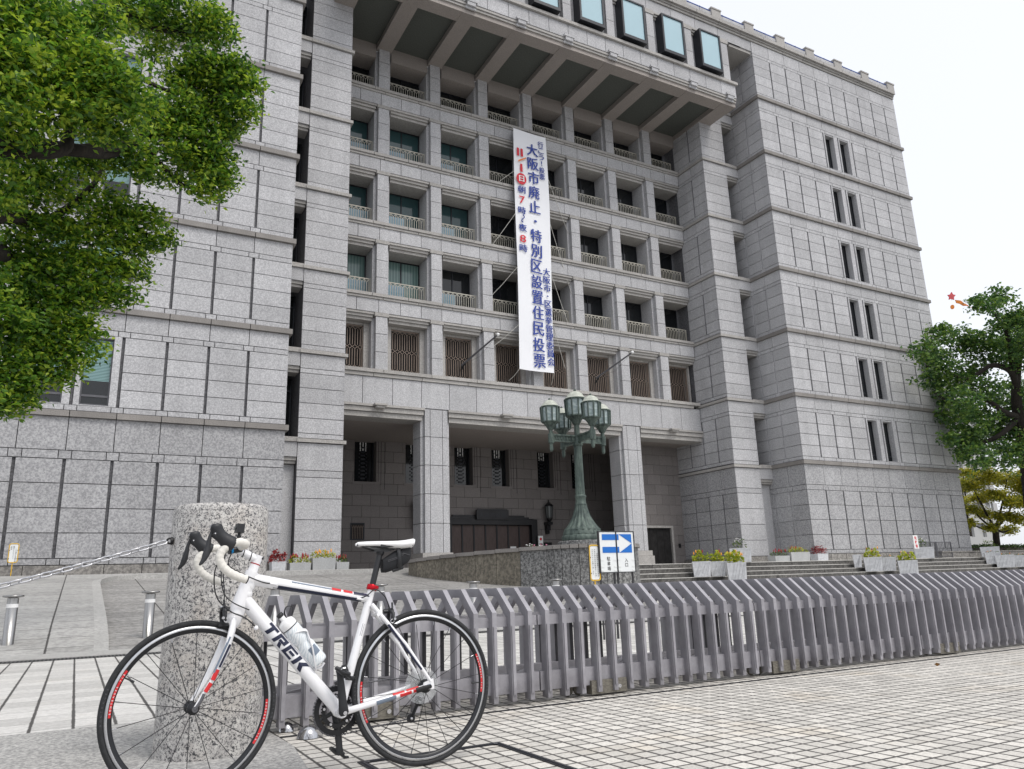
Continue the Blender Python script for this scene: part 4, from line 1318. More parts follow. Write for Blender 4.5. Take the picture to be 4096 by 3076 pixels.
# big camphor tree whose boughs reach in from the left
rs = np.random.RandomState(5)
tree = thing('camphor_tree', 'big bright green camphor tree whose boughs hang in from the left', 'tree', (-7.2, 9.2, 0))
CL = [ # photo column, row, depth, radius (photo px), density
 (30, 40, 10.5, 85, 1), (120, 55, 11, 70, 1), (200, 45, 12, 60, .9), (290, 25, 13, 60, .8), (375, 30, 13.5, 60, .9), (450, 45, 13.5, 50, .9), (485, 85, 13.5, 30, .7), (410, 85, 14, 40, .6), (340, 100, 14, 40, .6),
 (120, 160, 10.8, 75, 1.1), (200, 140, 11, 65, 1.1), (60, 130, 10.2, 60, 1), (20, 200, 10, 60, 1), (250, 190, 11, 70, 1.2), (170, 230, 10.8, 65, 1.1), (60, 260, 10.5, 65, 1), (240, 265, 11.2, 60, 1.1), (290, 220, 11.8, 45, 1),
 (400, 170, 13.5, 45, 1), (450, 150, 13.5, 48, 1.1), (500, 155, 13.5, 45, 1.1), (530, 180, 13.5, 34, 1), (515, 235, 13.5, 42, 1), (460, 220, 13.8, 55, 1), (390, 230, 13.2, 52, .9), (340, 265, 13, 50, .9), (430, 290, 13.4, 48, 1), (490, 285, 13.6, 35, .9), (470, 340, 13.4, 42, .9), (420, 350, 13.5, 50, 1), (480, 375, 13.3, 36, 1), (450, 410, 13.3, 36, .9), (370, 320, 13, 45, .8),
 (310, 340, 12.6, 45, .7), (30, 330, 11, 45, .5), (230, 330, 12.4, 50, .8), (170, 350, 12.2, 50, .8), (330, 385, 13, 35, .6), (380, 390, 13.2, 25, .5),
 (110, 400, 12, 52, .7), (60, 370, 11.6, 50, .8), (30, 440, 11.8, 50, .8), (210, 440, 12.8, 48, .7), (270, 455, 13, 42, .8), (320, 475, 13.2, 36, .8), (355, 520, 13.2, 26, .8), (310, 530, 13.2, 40, .9), (250, 510, 12.9, 48, .9), (170, 500, 12.4, 52, .8), (90, 490, 12, 50, .8), (30, 530, 11.8, 50, .8),
 (290, 585, 13, 32, .9), (240, 580, 12.8, 45, 1), (180, 570, 12.4, 50, 1), (110, 570, 12, 55, 1), (40, 610, 11.6, 60, 1), (260, 640, 12.7, 34, .9), (210, 650, 12.5, 42, 1), (150, 640, 12.2, 52, 1), (90, 660, 11.8, 55, 1), (190, 710, 12.3, 36, 1), (205, 760, 12.2, 22, .8), (140, 720, 12, 50, 1.1), (80, 740, 11.8, 55, 1.1), (30, 720, 11.4, 55, 1.1), (160, 780, 12, 34, 1), (110, 800, 11.8, 42, 1), (50, 820, 11.5, 50, 1.1), (15, 870, 11.4, 42, 1), (55, 870, 11.6, 24, .7), (10, 780, 11.2, 45, 1),
 (-60, 100, 10, 110, .7), (-60, 400, 10.5, 110, .6), (-60, 650, 10.8, 110, .7), (-50, 850, 11, 70, .7)]
P_ = []; S_ = []
for (x, y, dp, rp, dn) in CL:
    c = at(x, y, dp); r = rp/1669.2*dp
    n = int(900*dn*(r/.35)**2)
    p = sprays(c, r*.88, n, rs, 16, .85, .10)
    P_.append(p); S_.append(.075+.045*rs.rand(len(p)))
P_ = np.concatenate(P_); S_ = np.concatenate(S_)
V, F = leaf_mesh(P_, S_, .50, .45, .28, 8)
np_obj('crown', V, F, 'leaf', tree)
mb = MB()
TB = Vector((-7.2, 9.2, 0)); J0 = Vector((-6.9, 9.3, 3.6))
branch(mb, [TB, Vector((-7.05, 9.25, 1.8)), J0], .42, .30)
def limb(pix, r0, r1, start=J0):
    branch(mb, [start]+[at(*p) for p in pix], r0, r1)
limb([(-150, 330, 10.6), (0, 312, 10.8), (90, 325, 11), (140, 318, 11.3), (155, 270, 11.5), (215, 215, 11.8)], .20, .05)
limb([(-120, 300, 10.8), (140, 322, 11.4), (240, 330, 12.2), (300, 300, 12.8), (360, 275, 13.3), (430, 240, 13.5), (480, 200, 13.5)], .13, .03)
limb([(140, 325, 11.4), (290, 310, 12.6), (350, 360, 13), (395, 400, 13.3), (440, 405, 13.4)], .10, .02)
limb([(-100, 60, 10.4), (80, 60, 11.5), (260, 30, 12.8), (330, 60, 13.4), (400, 65, 13.6), (470, 50, 13.6)], .16, .025)
limb([(-100, 560, 10.8), (0, 540, 11.6), (40, 570, 11.9), (110, 600, 12.2), (180, 620, 12.4)], .15, .03)
limb([(-60, 470, 11), (60, 480, 12), (130, 460, 12.4), (200, 400, 12.8), (230, 350, 13), (270, 345, 13)], .10, .02)
limb([(60, 470, 12), (150, 500, 12.6), (220, 480, 13), (300, 500, 13.2), (340, 515, 13.3)], .08, .015)
limb([(-80, 700, 11), (20, 690, 11.6), (90, 720, 11.9), (150, 740, 12.1)], .10, .02)
limb([(-100, 130, 10), (20, 215, 10.3), (60, 190, 10.5), (120, 150, 10.9), (170, 160, 11)], .14, .03)
limb([(200, 130, 11.5), (380, 200, 13.3), (480, 170, 13.5)], .06, .015, at(60, 190, 10.5))
mb.build('trunk', 'bark', tree)

# camphor tree on the right
rs = np.random.RandomState(9)
D0 = 50
tb = at(2235, 1180, 52); tb.z = 1.6
tree2 = thing('camphor_tree', 'tall dark green camphor tree beyond the right corner of the building', 'tree', tb)
CL2 = [(2130, 660, 28), (2165, 645, 30), (2195, 680, 25), (2110, 650, 15), (2035, 720, 32), (2080, 735, 35), (2000, 760, 34), (2040, 775, 30), (2110, 740, 40), (2150, 760, 45), (2190, 740, 45), (2215, 770, 45), (1985, 740, 20), (1990, 800, 22), (2045, 790, 24), (2095, 800, 34), (2060, 830, 34), (2015, 820, 28), (2025, 860, 30), (2080, 870, 38), (2120, 840, 40), (2140, 890, 45), (2190, 850, 45), (2200, 920, 50), (2100, 910, 42), (2060, 900, 32), (2150, 940, 45), (2090, 950, 38), (2065, 985, 22), (2110, 990, 34), (2170, 985, 40), (2215, 980, 40), (2085, 960, 30), (2050, 945, 20), (2250, 700, 60), (2260, 850, 60), (2250, 960, 50), (2165, 700, 25), (2200, 700, 30)]
P_ = []
for (x, y, rp) in CL2:
    dp = D0+rs.uniform(-3, 4); c = at(x, y, dp); r = rp/1669.2*dp
    P_.append(sprays(c, r, int(620*(r/1.0)**1.8)+60, rs, 9, .75, .20))
P_ = np.concatenate(P_)
V, F = leaf_mesh(P_, .17+.14*rs.rand(len(P_)), .6, .5, .15, 4)
np_obj('crown', V, F, 'leaf_far', tree2)
mb = MB()
J1 = at(2200, 900, 51)
branch(mb, [tb, at(2222, 1030, 51.5), J1, at(2195, 830, 50.5), at(2205, 740, 50.5)], .55, .2)
for L in (((2170, 890, 50), (2120, 860, 50), (2060, 870, 50), (2020, 850, 50)), ((2180, 800, 50), (2140, 790, 50), (2090, 820, 50), (2040, 800, 50), (2000, 790, 50)), ((2185, 780, 50), (2175, 720, 50), (2150, 680, 50), (2130, 660, 50)), ((2160, 940, 50), (2110, 960, 50), (2080, 965, 50))):
    branch(mb, [J1 if L[0][1] > 850 else at(2195, 830, 50.5)]+[at(*p) for p in L], .22, .05)
mb.build('trunk', 'bark', tree2)

# yellowing maples at the right end
def maple(px, base_y, depth, CLs, lab, seed, mat='leaf_yellow'):
    rs = np.random.RandomState(seed)
    b = at(px, base_y, depth)
    t = thing('maple_tree', lab, 'tree', b, 'yellowing maples beyond the building')
    P_ = []
    for (x, y, rp) in CLs:
        dp = depth+rs.uniform(-1.5, 1.5); c = at(x, y, dp); r = rp/1669.2*dp
        P_.append(sprays(c, r, int(1500*(r/1.0)**1.6)+160, rs, 7, .55, .16))
    P_ = np.concatenate(P_)
    V, F = leaf_mesh(P_, .12+.1*rs.rand(len(P_)), .7, .3, .1, seed)
    np_obj('crown', V, F, mat, t)
    mb = MB()
    fork = at(px-2, base_y-30, depth)
    branch(mb, [b-Vector((0, 0, .3)), fork], .26, .2)
    for (x, y, rp) in CLs[::2]:
        c = at(x, y, depth)
        branch(mb, [fork, fork.lerp(c, .5)+Vector((0, 0, -.2)), c], .11, .03)
    mb.build('trunk', 'bark', t)
maple(2152, 1172, 56, [(2100, 1050, 22), (2135, 1030, 26), (2175, 1035, 28), (2205, 1050, 25), (2115, 1075, 20), (2150, 1070, 24), (2190, 1085, 24), (2220, 1080, 30), (2100, 1100, 14), (2125, 1110, 16), (2165, 1115, 18), (2200, 1120, 20), (2095, 1130, 10), (2140, 1140, 12), (2180, 1145, 14), (2225, 1030, 30)], 'spreading maple with yellow green leaves in front of the pale far building', 21)
maple(2092, 1150, 66, [(2080, 1020, 14), (2090, 1040, 16), (2078, 1055, 10), (2100, 1025, 14), (2085, 1080, 8)], 'thin yellow maple half hidden behind the corner of the building', 22)

# hedge, low wall, railings and far building on the right
def blob_hedge(name, lab, x0, x1, y0, y1, z0, z1, seed, n):
    rs = np.random.RandomState(seed)
    o = thing(name, lab, 'hedge', ((x0+x1)/2, (y0+y1)/2, z0))
    c = np.stack([rs.uniform(x0, x1, n), rs.uniform(y0, y1, n), z0+(z1-z0)*(rs.rand(n)**.45)*(1+.12*np.sin(np.linspace(0, 40, n)))], 1)
    c[:, 2] = np.minimum(c[:, 2], z1+.1*np.sin(c[:, 0]*1.7)+.06*np.sin(c[:, 0]*4.1))
    V, F = leaf_mesh(c, .10+.06*rs.rand(n), .6, .6, 0, seed)
    np_obj('foliage', V, F, 'hedge', o)
    m = MB(); m.box(x0+.1, x1-.1, y0+.1, y1-.1, z0, z1-.18); m.build('stems', 'soil', o)
blob_hedge('hedge', 'low clipped green hedge behind the low granite wall at the right', 47.8, 66, 32.6, 34.4, 1.45, 2.36, 31, 14000)
lw = MB()
x = 45.85
while x < 70:
    lw.box(x, x+1.78, 29.6, 30.1, 1.42, 1.78); lw.box(x, x+1.78, 29.55, 30.15, 1.785, 1.86); x += 1.8
tag(lw.build('low_wall', 'granite_rough'), 'low granite wall at the top of the steps in front of the hedge', 'wall')
def barrier(x0, x1, y, z0, lab):
    t = thing('metal_railing', lab, 'railing', ((x0+x1)/2, y, z0), 'steel railing panels by the corner')
    m = MB(); m.box(x0, x1, y-.02, y+.02, z0+.93, z0+.98); m.box(x0, x1, y-.02, y+.02, z0+.1, z0+.14)
    m.box(x0, x0+.05, y-.025, y+.025, z0, z0+.98); m.box(x1-.05, x1, y-.025, y+.025, z0, z0+.98)
    m.build('frame', 'frame_grey', t)
    m = MB(); x = x0+.13
    while x < x1-.08: m.box(x, x+.02, y-.01, y+.01, z0+.14, z0+.93); x += .14
    m.build('bars', 'frame_grey', t)
barrier(43.95, 45.35, 29.6, 1.44, 'grey steel railing panel nearest the building, left of its twin')
barrier(45.4, 46.9, 29.6, 1.44, 'grey steel railing panel on the right, above the low granite wall')
far = thing('office_building', 'pale office building seen through the trees at the far right', 'building', (105, 95, 0))
m = MB()
fx0, fy = 92, 92
for i in range(9):
    z0 = 1.0+i*4.2
    m.box(fx0-14, fx0+70, fy, fy+.5, z0, z0+1.6)
    for j in range(22): m.box(fx0-14+j*4.0, fx0-14+j*4.0+1.4, fy, fy+.5, z0+1.6, z0+4.2)
m.box(fx0-14, fx0+70, fy+.6, fy+30, 0, 38.6); m.box(fx0-14.3, fx0+70, fy-.3, fy+.5, 38.8, 40)
m.build('wall', 'far_wall', far)
for i in range(4):
    for j in range(11):
        w = MB(); w.box(fx0-14+j*4+1.42, fx0-14+j*4+3.98, fy+.38, fy+.46, 2.62+i*4.2, 5.18+i*4.2)
        w.build('window', 'glass_teal' if (i*3+j) % 4 else 'glass_pale', far)

# kites
def kite(px, py, dp, pts, mat, lab, s, tail=0):
    c = at(px, py, dp)
    t = thing('kite', lab, 'kite', c, 'kites in the sky')
    r_, u_ = CR, CU
    m = MB(); m.ext([c+r_*x*s+u_*y*s for x, y in pts], Vector(_f)*.12)
    m.build('sail', mat, t)
    m = MB()
    m.tube([c, c+r_*1.2-u_*.5, c+r_*2.6-u_*.6, c+r_*4.0-u_*1.1] if tail else [c-u_*.3*s, c-u_*.9*s], .035, 4); m.build('tail', mat, t)
kite(2056, 640, 75, [(math.cos(a*PI/5+.3)*(1 if a % 2 == 0 else .55), math.sin(a*PI/5+.3)*(1 if a % 2 == 0 else .55)) for a in range(10)], 'kite_red', 'small red star shaped kite high beside the building', .42)
kite(2078, 656, 75, [(-1, .6), (-.2, .5), (.3, .1), (1.1, -.3), (.3, -.35), (-.3, .0), (-.8, .1)], 'kite_orange', 'orange streamer kite with a trailing tail below the red one', .62, 1)
kite(2058, 663, 75, [(.8*math.cos(a*PI/5), math.sin(a*PI/5)) for a in range(10)], 'kite_orange', 'tiny round orange kite, lowest of the three in the sky', .22)

# ------------------------------------------------------------------ planters and flowers
def tuft(name, lab, cat, x, y, z, w, d_, h, n, mat, seed, petals=None, spike=False, group=None, leaf=.07):
    rs = np.random.RandomState(seed)
    o = thing(name, lab, cat, (x, y, z), group)
    c = np.stack([x+rs.uniform(-w/2, w/2, n), y+rs.uniform(-d_/2, d_/2, n), z+h*(rs.rand(n)**.7)], 1)
    cx = 1-((c[:, 0]-x)/(w*.55))**2
    c[:, 2] = z+(c[:, 2]-z)*(.55+.45*cx)*(1+.25*np.sin(c[:, 0]*17))
    V, F = leaf_mesh(c, leaf*(.8+.6*rs.rand(n)), .45, .5, -.25, seed)
    np_obj('leaves', V, F, mat, o)
    if petals:
        m = MB()
        for i in range(petals[1]):
            px, py = x+rs.uniform(-w*.42, w*.42), y+rs.uniform(-d_*.4, d_*.4)
            pz = z+h*rs.uniform(.75, 1.15)
            k = i % len(petals[0])
            if spike: m.lathe([(.022, pz-.06), (.03, pz-.01), (.018, pz+.04), (.002, pz+.08)], (px, py, 0), 6, k)
            else: m.ball((px, py, pz), .032, 5, k, (1, 1, .6))
        m.build('flowers', list(petals[0]), o)
    return o
def box_planter(name, lab, x0, x1, y0, y1, z0, z1, mat, flare=0.0, group=None, ribs=False, z_in=.06):
    o = thing(name, lab, 'planter', ((x0+x1)/2, (y0+y1)/2, z0), group)
    m = MB(); f = flare; t = .05
    b = [Vector((x0+f, y0+f, z0)), Vector((x1-f, y0+f, z0)), Vector((x1-f, y1-f, z0)), Vector((x0+f, y1-f, z0))]
    u = [Vector((x0, y0, z1)), Vector((x1, y0, z1)), Vector((x1, y1, z1)), Vector((x0, y1, z1))]
    iu = [Vector((x0+t, y0+t, z1)), Vector((x1-t, y0+t, z1)), Vector((x1-t, y1-t, z1)), Vector((x0+t, y1-t, z1))]
    il = [p-Vector((0, 0, z_in)) for p in iu]
    m.add(b+u+iu+il, [(3, 2, 1, 0)]+[(i, (i+1) % 4, 4+(i+1) % 4, 4+i) for i in range(4)]+[(4+i, 4+(i+1) % 4, 8+(i+1) % 4, 8+i) for i in range(4)]+[(8+i, 8+(i+1) % 4, 12+(i+1) % 4, 12+i) for i in range(4)], 0)
    m.add(il, [(0, 1, 2, 3)], 1)
    if ribs:
        # slanting tooled grooves on the front
        w = x1-x0; n = 5
        for i in range(n):
            xa = x0+f+.06+(w-.3)*i/(n-1)
            p = Vector((xa, y0+f*.6-.004, z0+.03)); q = Vector((min(xa+.24, x1-.03), y0-.006, z1-.05))
            m.tube([p, q], .008, 4)
    m.build('box', [mat, 'soil'], o)
    return o
# left of the ramp, against the building
box_planter('planter', 'small pale square planter holding red leaves beside the pier', 6.22, 6.74, 29.85, 30.35, 1.40, 1.84, 'planter_white', .03, 'planters at the foot of the building')
tuft('coleus', 'bright red bushy plant in the small white planter by the pier', 'plant', 6.48, 30.1, 1.81, .6, .5, .42, 420, 'leaf_red', 41, None, leaf=.085)
for (x0, x1, y0, z1, lab, s) in ((6.90, 7.70, 29.95, 1.79, 'low grey concrete planter left of the tall grey one by the porch', 42), (7.74, 8.63, 29.9, 1.95, 'tall grey concrete planter in the middle of three by the porch', 43), (8.67, 9.17, 29.95, 1.79, 'low grey concrete planter right of the tall grey one by the porch', 44)):
    box_planter('planter', lab, x0, x1, y0, y0+.5, 1.42, z1, 'planter_grey', .02, 'planters at the foot of the building')
tuft('bedding_flowers', 'dark red and green bedding flowers in the low left grey planter', 'flowers', 7.30, 30.2, 1.76, .78, .42, .3, 300, 'leaf_lime', 42, (('petal_red',), 16), True)
tuft('bedding_flowers', 'yellow green bedding flowers in the tall grey planter by the porch', 'flowers', 8.19, 30.15, 1.92, .9, .42, .28, 380, 'leaf_lime', 43, (('petal_orange',), 8), True)
tuft('bedding_flowers', 'small red and green flowers in the low right grey planter', 'flowers', 8.92, 30.2, 1.76, .46, .42, .25, 170, 'leaf_green', 44, (('petal_red', 'petal_red'), 12), True)
# white planters standing on the steps
PL = [ # x0,x1,y0,z0,z1, label, plant kind, plant label
 (23.8, 24.82, 26.95, .80, 1.47, 'white ribbed planter at the left end of the near cluster on the steps', 'celosia', 'yellow green leaves with orange plumes in the left planter of the near cluster'),
 (24.86, 25.76, 27.0, .80, 1.46, 'white ribbed planter in the middle of the near cluster on the steps', 'celosia', 'yellow plumed flowers in the middle planter of the near cluster'),
 (25.02, 26.12, 26.1, .38, 1.37, 'white ribbed planter at the front of the near cluster, lowest step', 'celosia', 'orange and yellow flowers in the front planter of the near cluster'),
 (25.85, 26.85, 27.1, .80, 1.47, 'white planter half hidden behind the lowest one of the near cluster', 'celosia', 'orange plumes standing behind the front planter of the near cluster'),
 (27.5, 28.85, 28.4, 1.43, 2.1, 'large white planter on the landing behind the near cluster', 'daisies', 'sparse white daisies in the large planter on the landing'),
 (35.1, 35.75, 27.5, 1.02, 1.67, 'narrow white planter at the back left of the middle cluster', None, None),
 (35.15, 36.5, 26.9, .80, 1.51, 'white planter with yellow plumes at the left of the middle cluster', 'celosia', 'red tipped yellow leaves in the left planter of the middle cluster'),
 (36.55, 37.75, 27.0, .80, 1.5, 'white planter between two others in the middle cluster on the steps', 'sparse', 'a few orange seedlings in the planter inside the middle cluster'),
 (36.85, 38.35, 26.2, .38, 1.3, 'white planter at the front right of the middle cluster', 'celosia', 'tall red tipped yellow leaves in the front planter of the middle cluster'),
 (41.55, 43.25, 28.4, 1.42, 2.06, 'wide white planter on the landing in front of the steel railings', 'daisies', 'thin white daisies in the wide planter by the railings'),
 (47.9, 49.75, 28.4, 1.40, 2.04, 'white planter on the landing at the right before the hedge', 'daisies', 'white daisies in the planter before the hedge'),
 (46.7, 48.2, 27.5, 1.0, 1.67, 'white planter with dry orange plants, top of the right cluster', 'sparse', 'dry orange plants in the top planter of the right cluster'),
 (46.75, 48.55, 26.95, .78, 1.5, 'broad white planter at the front of the right cluster', 'sparse', 'orange seedlings in the broad planter of the right cluster'),
 (48.62, 50.4, 26.95, .78, 1.47, 'white planter cut by the right edge of the photo', 'sparse', 'orange seedlings in the planter at the right edge')]
for i, (x0, x1, y0, z0, z1, lab, kind, plab) in enumerate(PL):
    az = math.atan2((x0+x1)/2, y0)-.06; wd = (x1-x0)*math.cos(az); dy = min(.72, wd)
    cx, cy = (x0+x1)/2+math.sin(az)*dy/2, y0+math.cos(az)*dy/2
    op = box_planter('planter', lab, cx-wd/2, cx+wd/2, cy-dy/2, cy+dy/2, z0, z1, 'planter_white', .045, 'white planters on the steps', True)
    op.rotation_euler = (0, 0, -az); w = wd*.86; ft = None
    if kind == 'celosia': ft = tuft('celosia', plab, 'flowers', cx, cy, z1-.04, w, dy*.8, .46, int(330*w), 'leaf_lime', 60+i, (('petal_orange', 'petal_orange', 'petal_red') if i < 4 else ('petal_red', 'petal_orange'), int(6*w)), True, 'flowers in the white planters', .13)
    elif kind == 'daisies': ft = tuft('daisies', plab, 'flowers', cx, cy, z1-.04, w*.75, dy*.7, .48, int(110*w), 'leaf_green', 60+i, (('petal_white',), int(12*w)), False, 'flowers in the white planters', .10)
    elif kind == 'sparse': ft = tuft('seedlings', plab, 'flowers', cx, cy, z1-.05, w, dy*.7, .14, int(50*w), 'leaf_green', 60+i, (('petal_orange', 'petal_red'), int(6*w)), False, 'flowers in the white planters', .08)
    if ft is not None: ft.rotation_euler = (0, 0, -az)
for (x0, x1, y0, z1, mat, lab) in ((32.2, 33.3, 30.0, 1.76, 'planter_grey', 'low grey planter by the plinth, left of the double stacked one'), (33.35, 34.8, 29.95, 1.93, 'planter_grey', 'taller pale grey planter with green leaves by the plinth'), (35.45, 36.3, 30.0, 1.84, 'planter_white', 'small white planter holding dark red leaves by the plinth')):
    box_planter('planter', lab, x0, x1, y0, y0+.55, 1.43, z1, mat, .03, 'planters at the foot of the building')
tuft('bedding_flowers', 'green and dark red flowers in the low grey planter by the plinth', 'flowers', 32.75, 30.27, 1.73, 1.0, .45, .32, 260, 'leaf_green', 81, (('petal_red',), 16), True)
tuft('bedding_flowers', 'yellow green leaves in the taller pale grey planter by the plinth', 'flowers', 34.05, 30.2, 1.9, 1.3, .45, .3, 340, 'leaf_lime', 82, (('petal_red',), 8), True)
tuft('coleus', 'dark red bushy plant in the small white planter by the plinth', 'plant', 35.87, 30.27, 1.8, .85, .5, .42, 420, 'leaf_red', 83, None, leaf=.085)
tuft('island_flowers', 'small pink flowers on the island wall before the main doors', 'flowers', 12.9, 19.3+2.6, 1.7, .9, .3, .25, 90, 'leaf_green', 84, (('petal_pink', 'petal_white'), 14), False, None, .07)

# ------------------------------------------------------------------ signs
def text_v(mb, txt, x, y, ztop, size, pitch, bold=0.0, mi=0):
    for i, ch in enumerate(txt):
        if ch == ' ': continue
        f = None
        if ch in 'ーｌ': f = (size*.12, size*.8)
        put_char(mb, ch, (x, y, ztop-pitch*(i+.5)), (1, 0, 0), (0, 0, 1), size, bold, mi, 0, f)
# two parking boards on posts, standing behind the gate
def parking(x0, x1, y, lab, right):
    t = thing('direction_sign', lab, 'sign', ((x0+x1)/2, y, 0), 'parking entrance boards')
    zt, zb, zm = 1.43, .885, 1.12
    m = MB(); m.box(x0, x1, y, y+.03, zb, zt); m.build('board', 'sign_white', t)
    m = MB()
    for (a, b, c, d) in ((x0-.012, x0, zb-.01, zt+.012), (x1, x1+.012, zb-.01, zt+.012), (x0, x1, zt, zt+.012), (x0, x1, zb-.012, zb)): m.box(a, b, y-.006, y+.036, c, d)
    m.build('frame', 'gate_dark', t)
    m = MB(); xp = x0+.02 if right else x1-.02; m.box(xp-.012, xp+.012, y+.037, y+.06, 0, zt); m.box(x1-.03 if right else x0+.01, x1-.01 if right else x0+.03, y+.037, y+.055, 0, zt); m.build('post', 'gate_dark', t)
    m = MB(); yb = y-.004
    h = zt-zm
    if not right:
        for (c, d) in ((zm+.025, zm+.025+h*.26), (zt-.03-h*.26, zt-.03)): m.add([(x0+.045, yb, c), (x1, yb, c), (x1, yb, d), (x0+.045, yb, d)], [(0, 1, 2, 3)])
    else:
        c, d = zm+.025, zt-.03; mid = (c+d)/2; xb = x1-.035; xa = x0+.035
        m.add([(x0, yb, c), (xa, yb, c), (xa, yb, c+h*.26), (x0, yb, c+h*.26)], [(0, 1, 2, 3)])
        m.add([(x0, yb, d-h*.26), (xa, yb, d-h*.26), (xa, yb, d), (x0, yb, d)], [(0, 1, 2, 3)])
        m.add([(xa, yb, c), (xb, yb, c), (xb, yb, mid)], [(0, 1, 2)]); m.add([(xa, yb, d), (xb, yb, mid), (xb, yb, d)], [(0, 1, 2)])
    m.build('arrow', 'sign_blue', t)
    m = MB(); text_v(m, '入口' if right else '駐車場', (x0+x1)/2+.0, yb, zm-.022 if not right else zm-.045, .060, .066, .004); m.build('lettering', 'ink', t)
    m = MB()
    for zz in (zm-.08, zm-.17, zb+.015):
        for xx in (x0+.005, x1-.05): m.box(xx, xx+.045, y-.006, y-.001, zz, zz+.012)
    m.build('clips', 'white_paper', t)
parking(6.30, 6.575, 9.0, 'white board with blue arrow shaft and parking lettering behind the gate', False)
parking(6.595, 6.885, 9.0, 'white board with a white arrowhead on blue and entrance lettering', True)
def notice(x, y, zb, zt, w, lab, cols, post, tilt=0):
    t = thing('notice_sign', lab, 'sign', (x, y, 0))
    m = MB(); r = w*.2; pts = []
    for cx, cz, a0 in ((x+w/2-r, zt-r, 0), (x-w/2+r, zt-r, 90), (x-w/2+r, zb+r, 180), (x+w/2-r, zb+r, 270)):
        for k in range(5):
            a = math.radians(a0+22.5*k); pts.append(Vector((cx+r*math.cos(a), y, cz+r*math.sin(a))))
    m.tube(pts, w*.055, 8, True); m.build('frame', 'yellow_frame', t)
    m = MB(); m.ext([p+Vector(((x-p.x)*.13, .0, ((zt+zb)/2-p.z)*.05)) for p in pts], (0, .008, 0)); m.build('panel', 'sign_white', t)
    m = MB(); 
    n = max(len(c) for c in cols); pitch = (zt-zb)*.8/n
    for i, c in enumerate(cols): text_v(m, c, x+w*.26-w*.52*i/max(1, len(cols)-1), y-.012, zt-(zt-zb)*.1-(pitch*2 if i == 0 else 0), pitch*.82, pitch, .008)
    m.build('lettering', 'ink', t)
    m = MB(); m.tube([(x, y+.02, post), (x, y+.02, zb)], w*.06, 6); m.build('post', 'yellow_frame', t)
    m = MB()
    for zz in (zb+(zt-zb)*.2, zb+(zt-zb)*.65):
        for sx in (-1, 1): m.ball((x+sx*w*.46, y-.005, zz), w*.06, 6)
    m.build('clips', 'gate_dark', t)
notice(6.225, 9.03, .78, 1.25, .155, 'narrow yellow framed notice with vertical lettering beside the parking boards', ['自転車等を駐車される方は', '庁舎北側自転車駐輪場をご利用', '頂きますようお願い致します'], 0.0)
notice(-1.83, 29.0, 1.90, 2.47, .25, 'yellow framed notice on a short yellow post by the left wing', ['この場所に自転車等を', '駐輪しないで下さい', '大阪市'], 1.38)
t = thing('no_parking_sign', 'small white sign with red lettering on the wide planter by the railings', 'sign', (41.72, 28.37, 1.98))
m = MB(); m.box(41.52, 41.92, 28.36, 28.39, 1.98, 2.72); m.build('panel', 'white_paper', t)
m = MB(); text_v(m, '駐輪禁', 41.72, 28.352, 2.68, .2, .225, .02); m.build('lettering', 'ink_red', t)

# ------------------------------------------------------------------ steel bollards along the foot of the ramp
def bollard(x, y, lab):
    t = thing('bollard', lab, 'bollard', (x, y, 0), 'stainless bollards at the foot of the ramp')
    m = MB(); m.lathe([(.12, 0), (.11, .012), (.078, .014), (.078, .80)], (x, y, 0), 24); m.build('post', 'steel', t)
    m = MB(); m.lathe([(.05, .8), (.137, .815), (.147, .828), (.137, .842), (0, .85)], (x, y, 0), 28); m.build('cap', 'steel', t)
    m = MB(); m.lathe([(.0795, .66), (.0795, .715)], (x, y, 0), 24); m.build('tape', 'white_paint', t)
for k, lab in ((0, 'stainless bollard with white tape at the left edge of the photo'), (1, 'stainless bollard with white tape between left edge and granite pillar'), (2, 'stainless bollard seen behind the bicycle top tube beside the granite pillar'), (3, 'stainless bollard seen under the saddle behind the gate'), (4, 'stainless bollard behind the gate, right of the saddle bag'), (5, 'stainless bollard behind the gate near the yellow notice')):
    bollard(-.83+1.92*k if k < 2 else -.81+1.96*k, 14.3+.27*k if k < 2 else 14.55, lab)

# ------------------------------------------------------------------ granite pillar with its chain
PX, PY, PR, PH = .652, 4.46, .242, 1.228
t = thing('granite_pillar', 'round speckled granite pillar behind the front wheel of the bicycle', 'pillar', (PX, PY, 0))
m = MB(); m.lathe([(PR+.012, 0), (PR+.010, .3), (PR+.004, .7), (PR, PH-.035), (PR-.006, PH-.014), (PR-.02, PH-.003), (PR-.04, PH), (0, PH+.002)], (PX, PY, 0), 56)
m.build('shaft', 'pillar', t)
m = MB(); a = Vector((PX-PR+.002, PY-.06, 1.04))
m.torus(a+Vector((-.014, 0, 0)), .013, .005, (1, 0, 0), (0, 0, 1), 16, 6); m.lathe([(.02, 0), (.02, .01)], a, 12, 0, True, Matrix.Rotation(-PI/2, 4, 'Y')); m.build('eye_bolt', 'black_metal', t)
ch = MB()
p0, p1 = a+Vector((-.03, 0, -.004)), Vector((-2.6, 4.40, .42))
N = 96; pts = []
for i in range(N+1):
    s_ = i/N
    p = p0.lerp(p1, s_); p.z -= .16*4*s_*(1-s_)*.5
    pts.append(p)
L = 0; step = .043; acc = 0; nx = []
for i in range(N):
    d = (pts[i+1]-pts[i]).length
    while acc <= L+d:
        nx.append(pts[i].lerp(pts[i+1], (acc-L)/d)); acc += step
    L += d
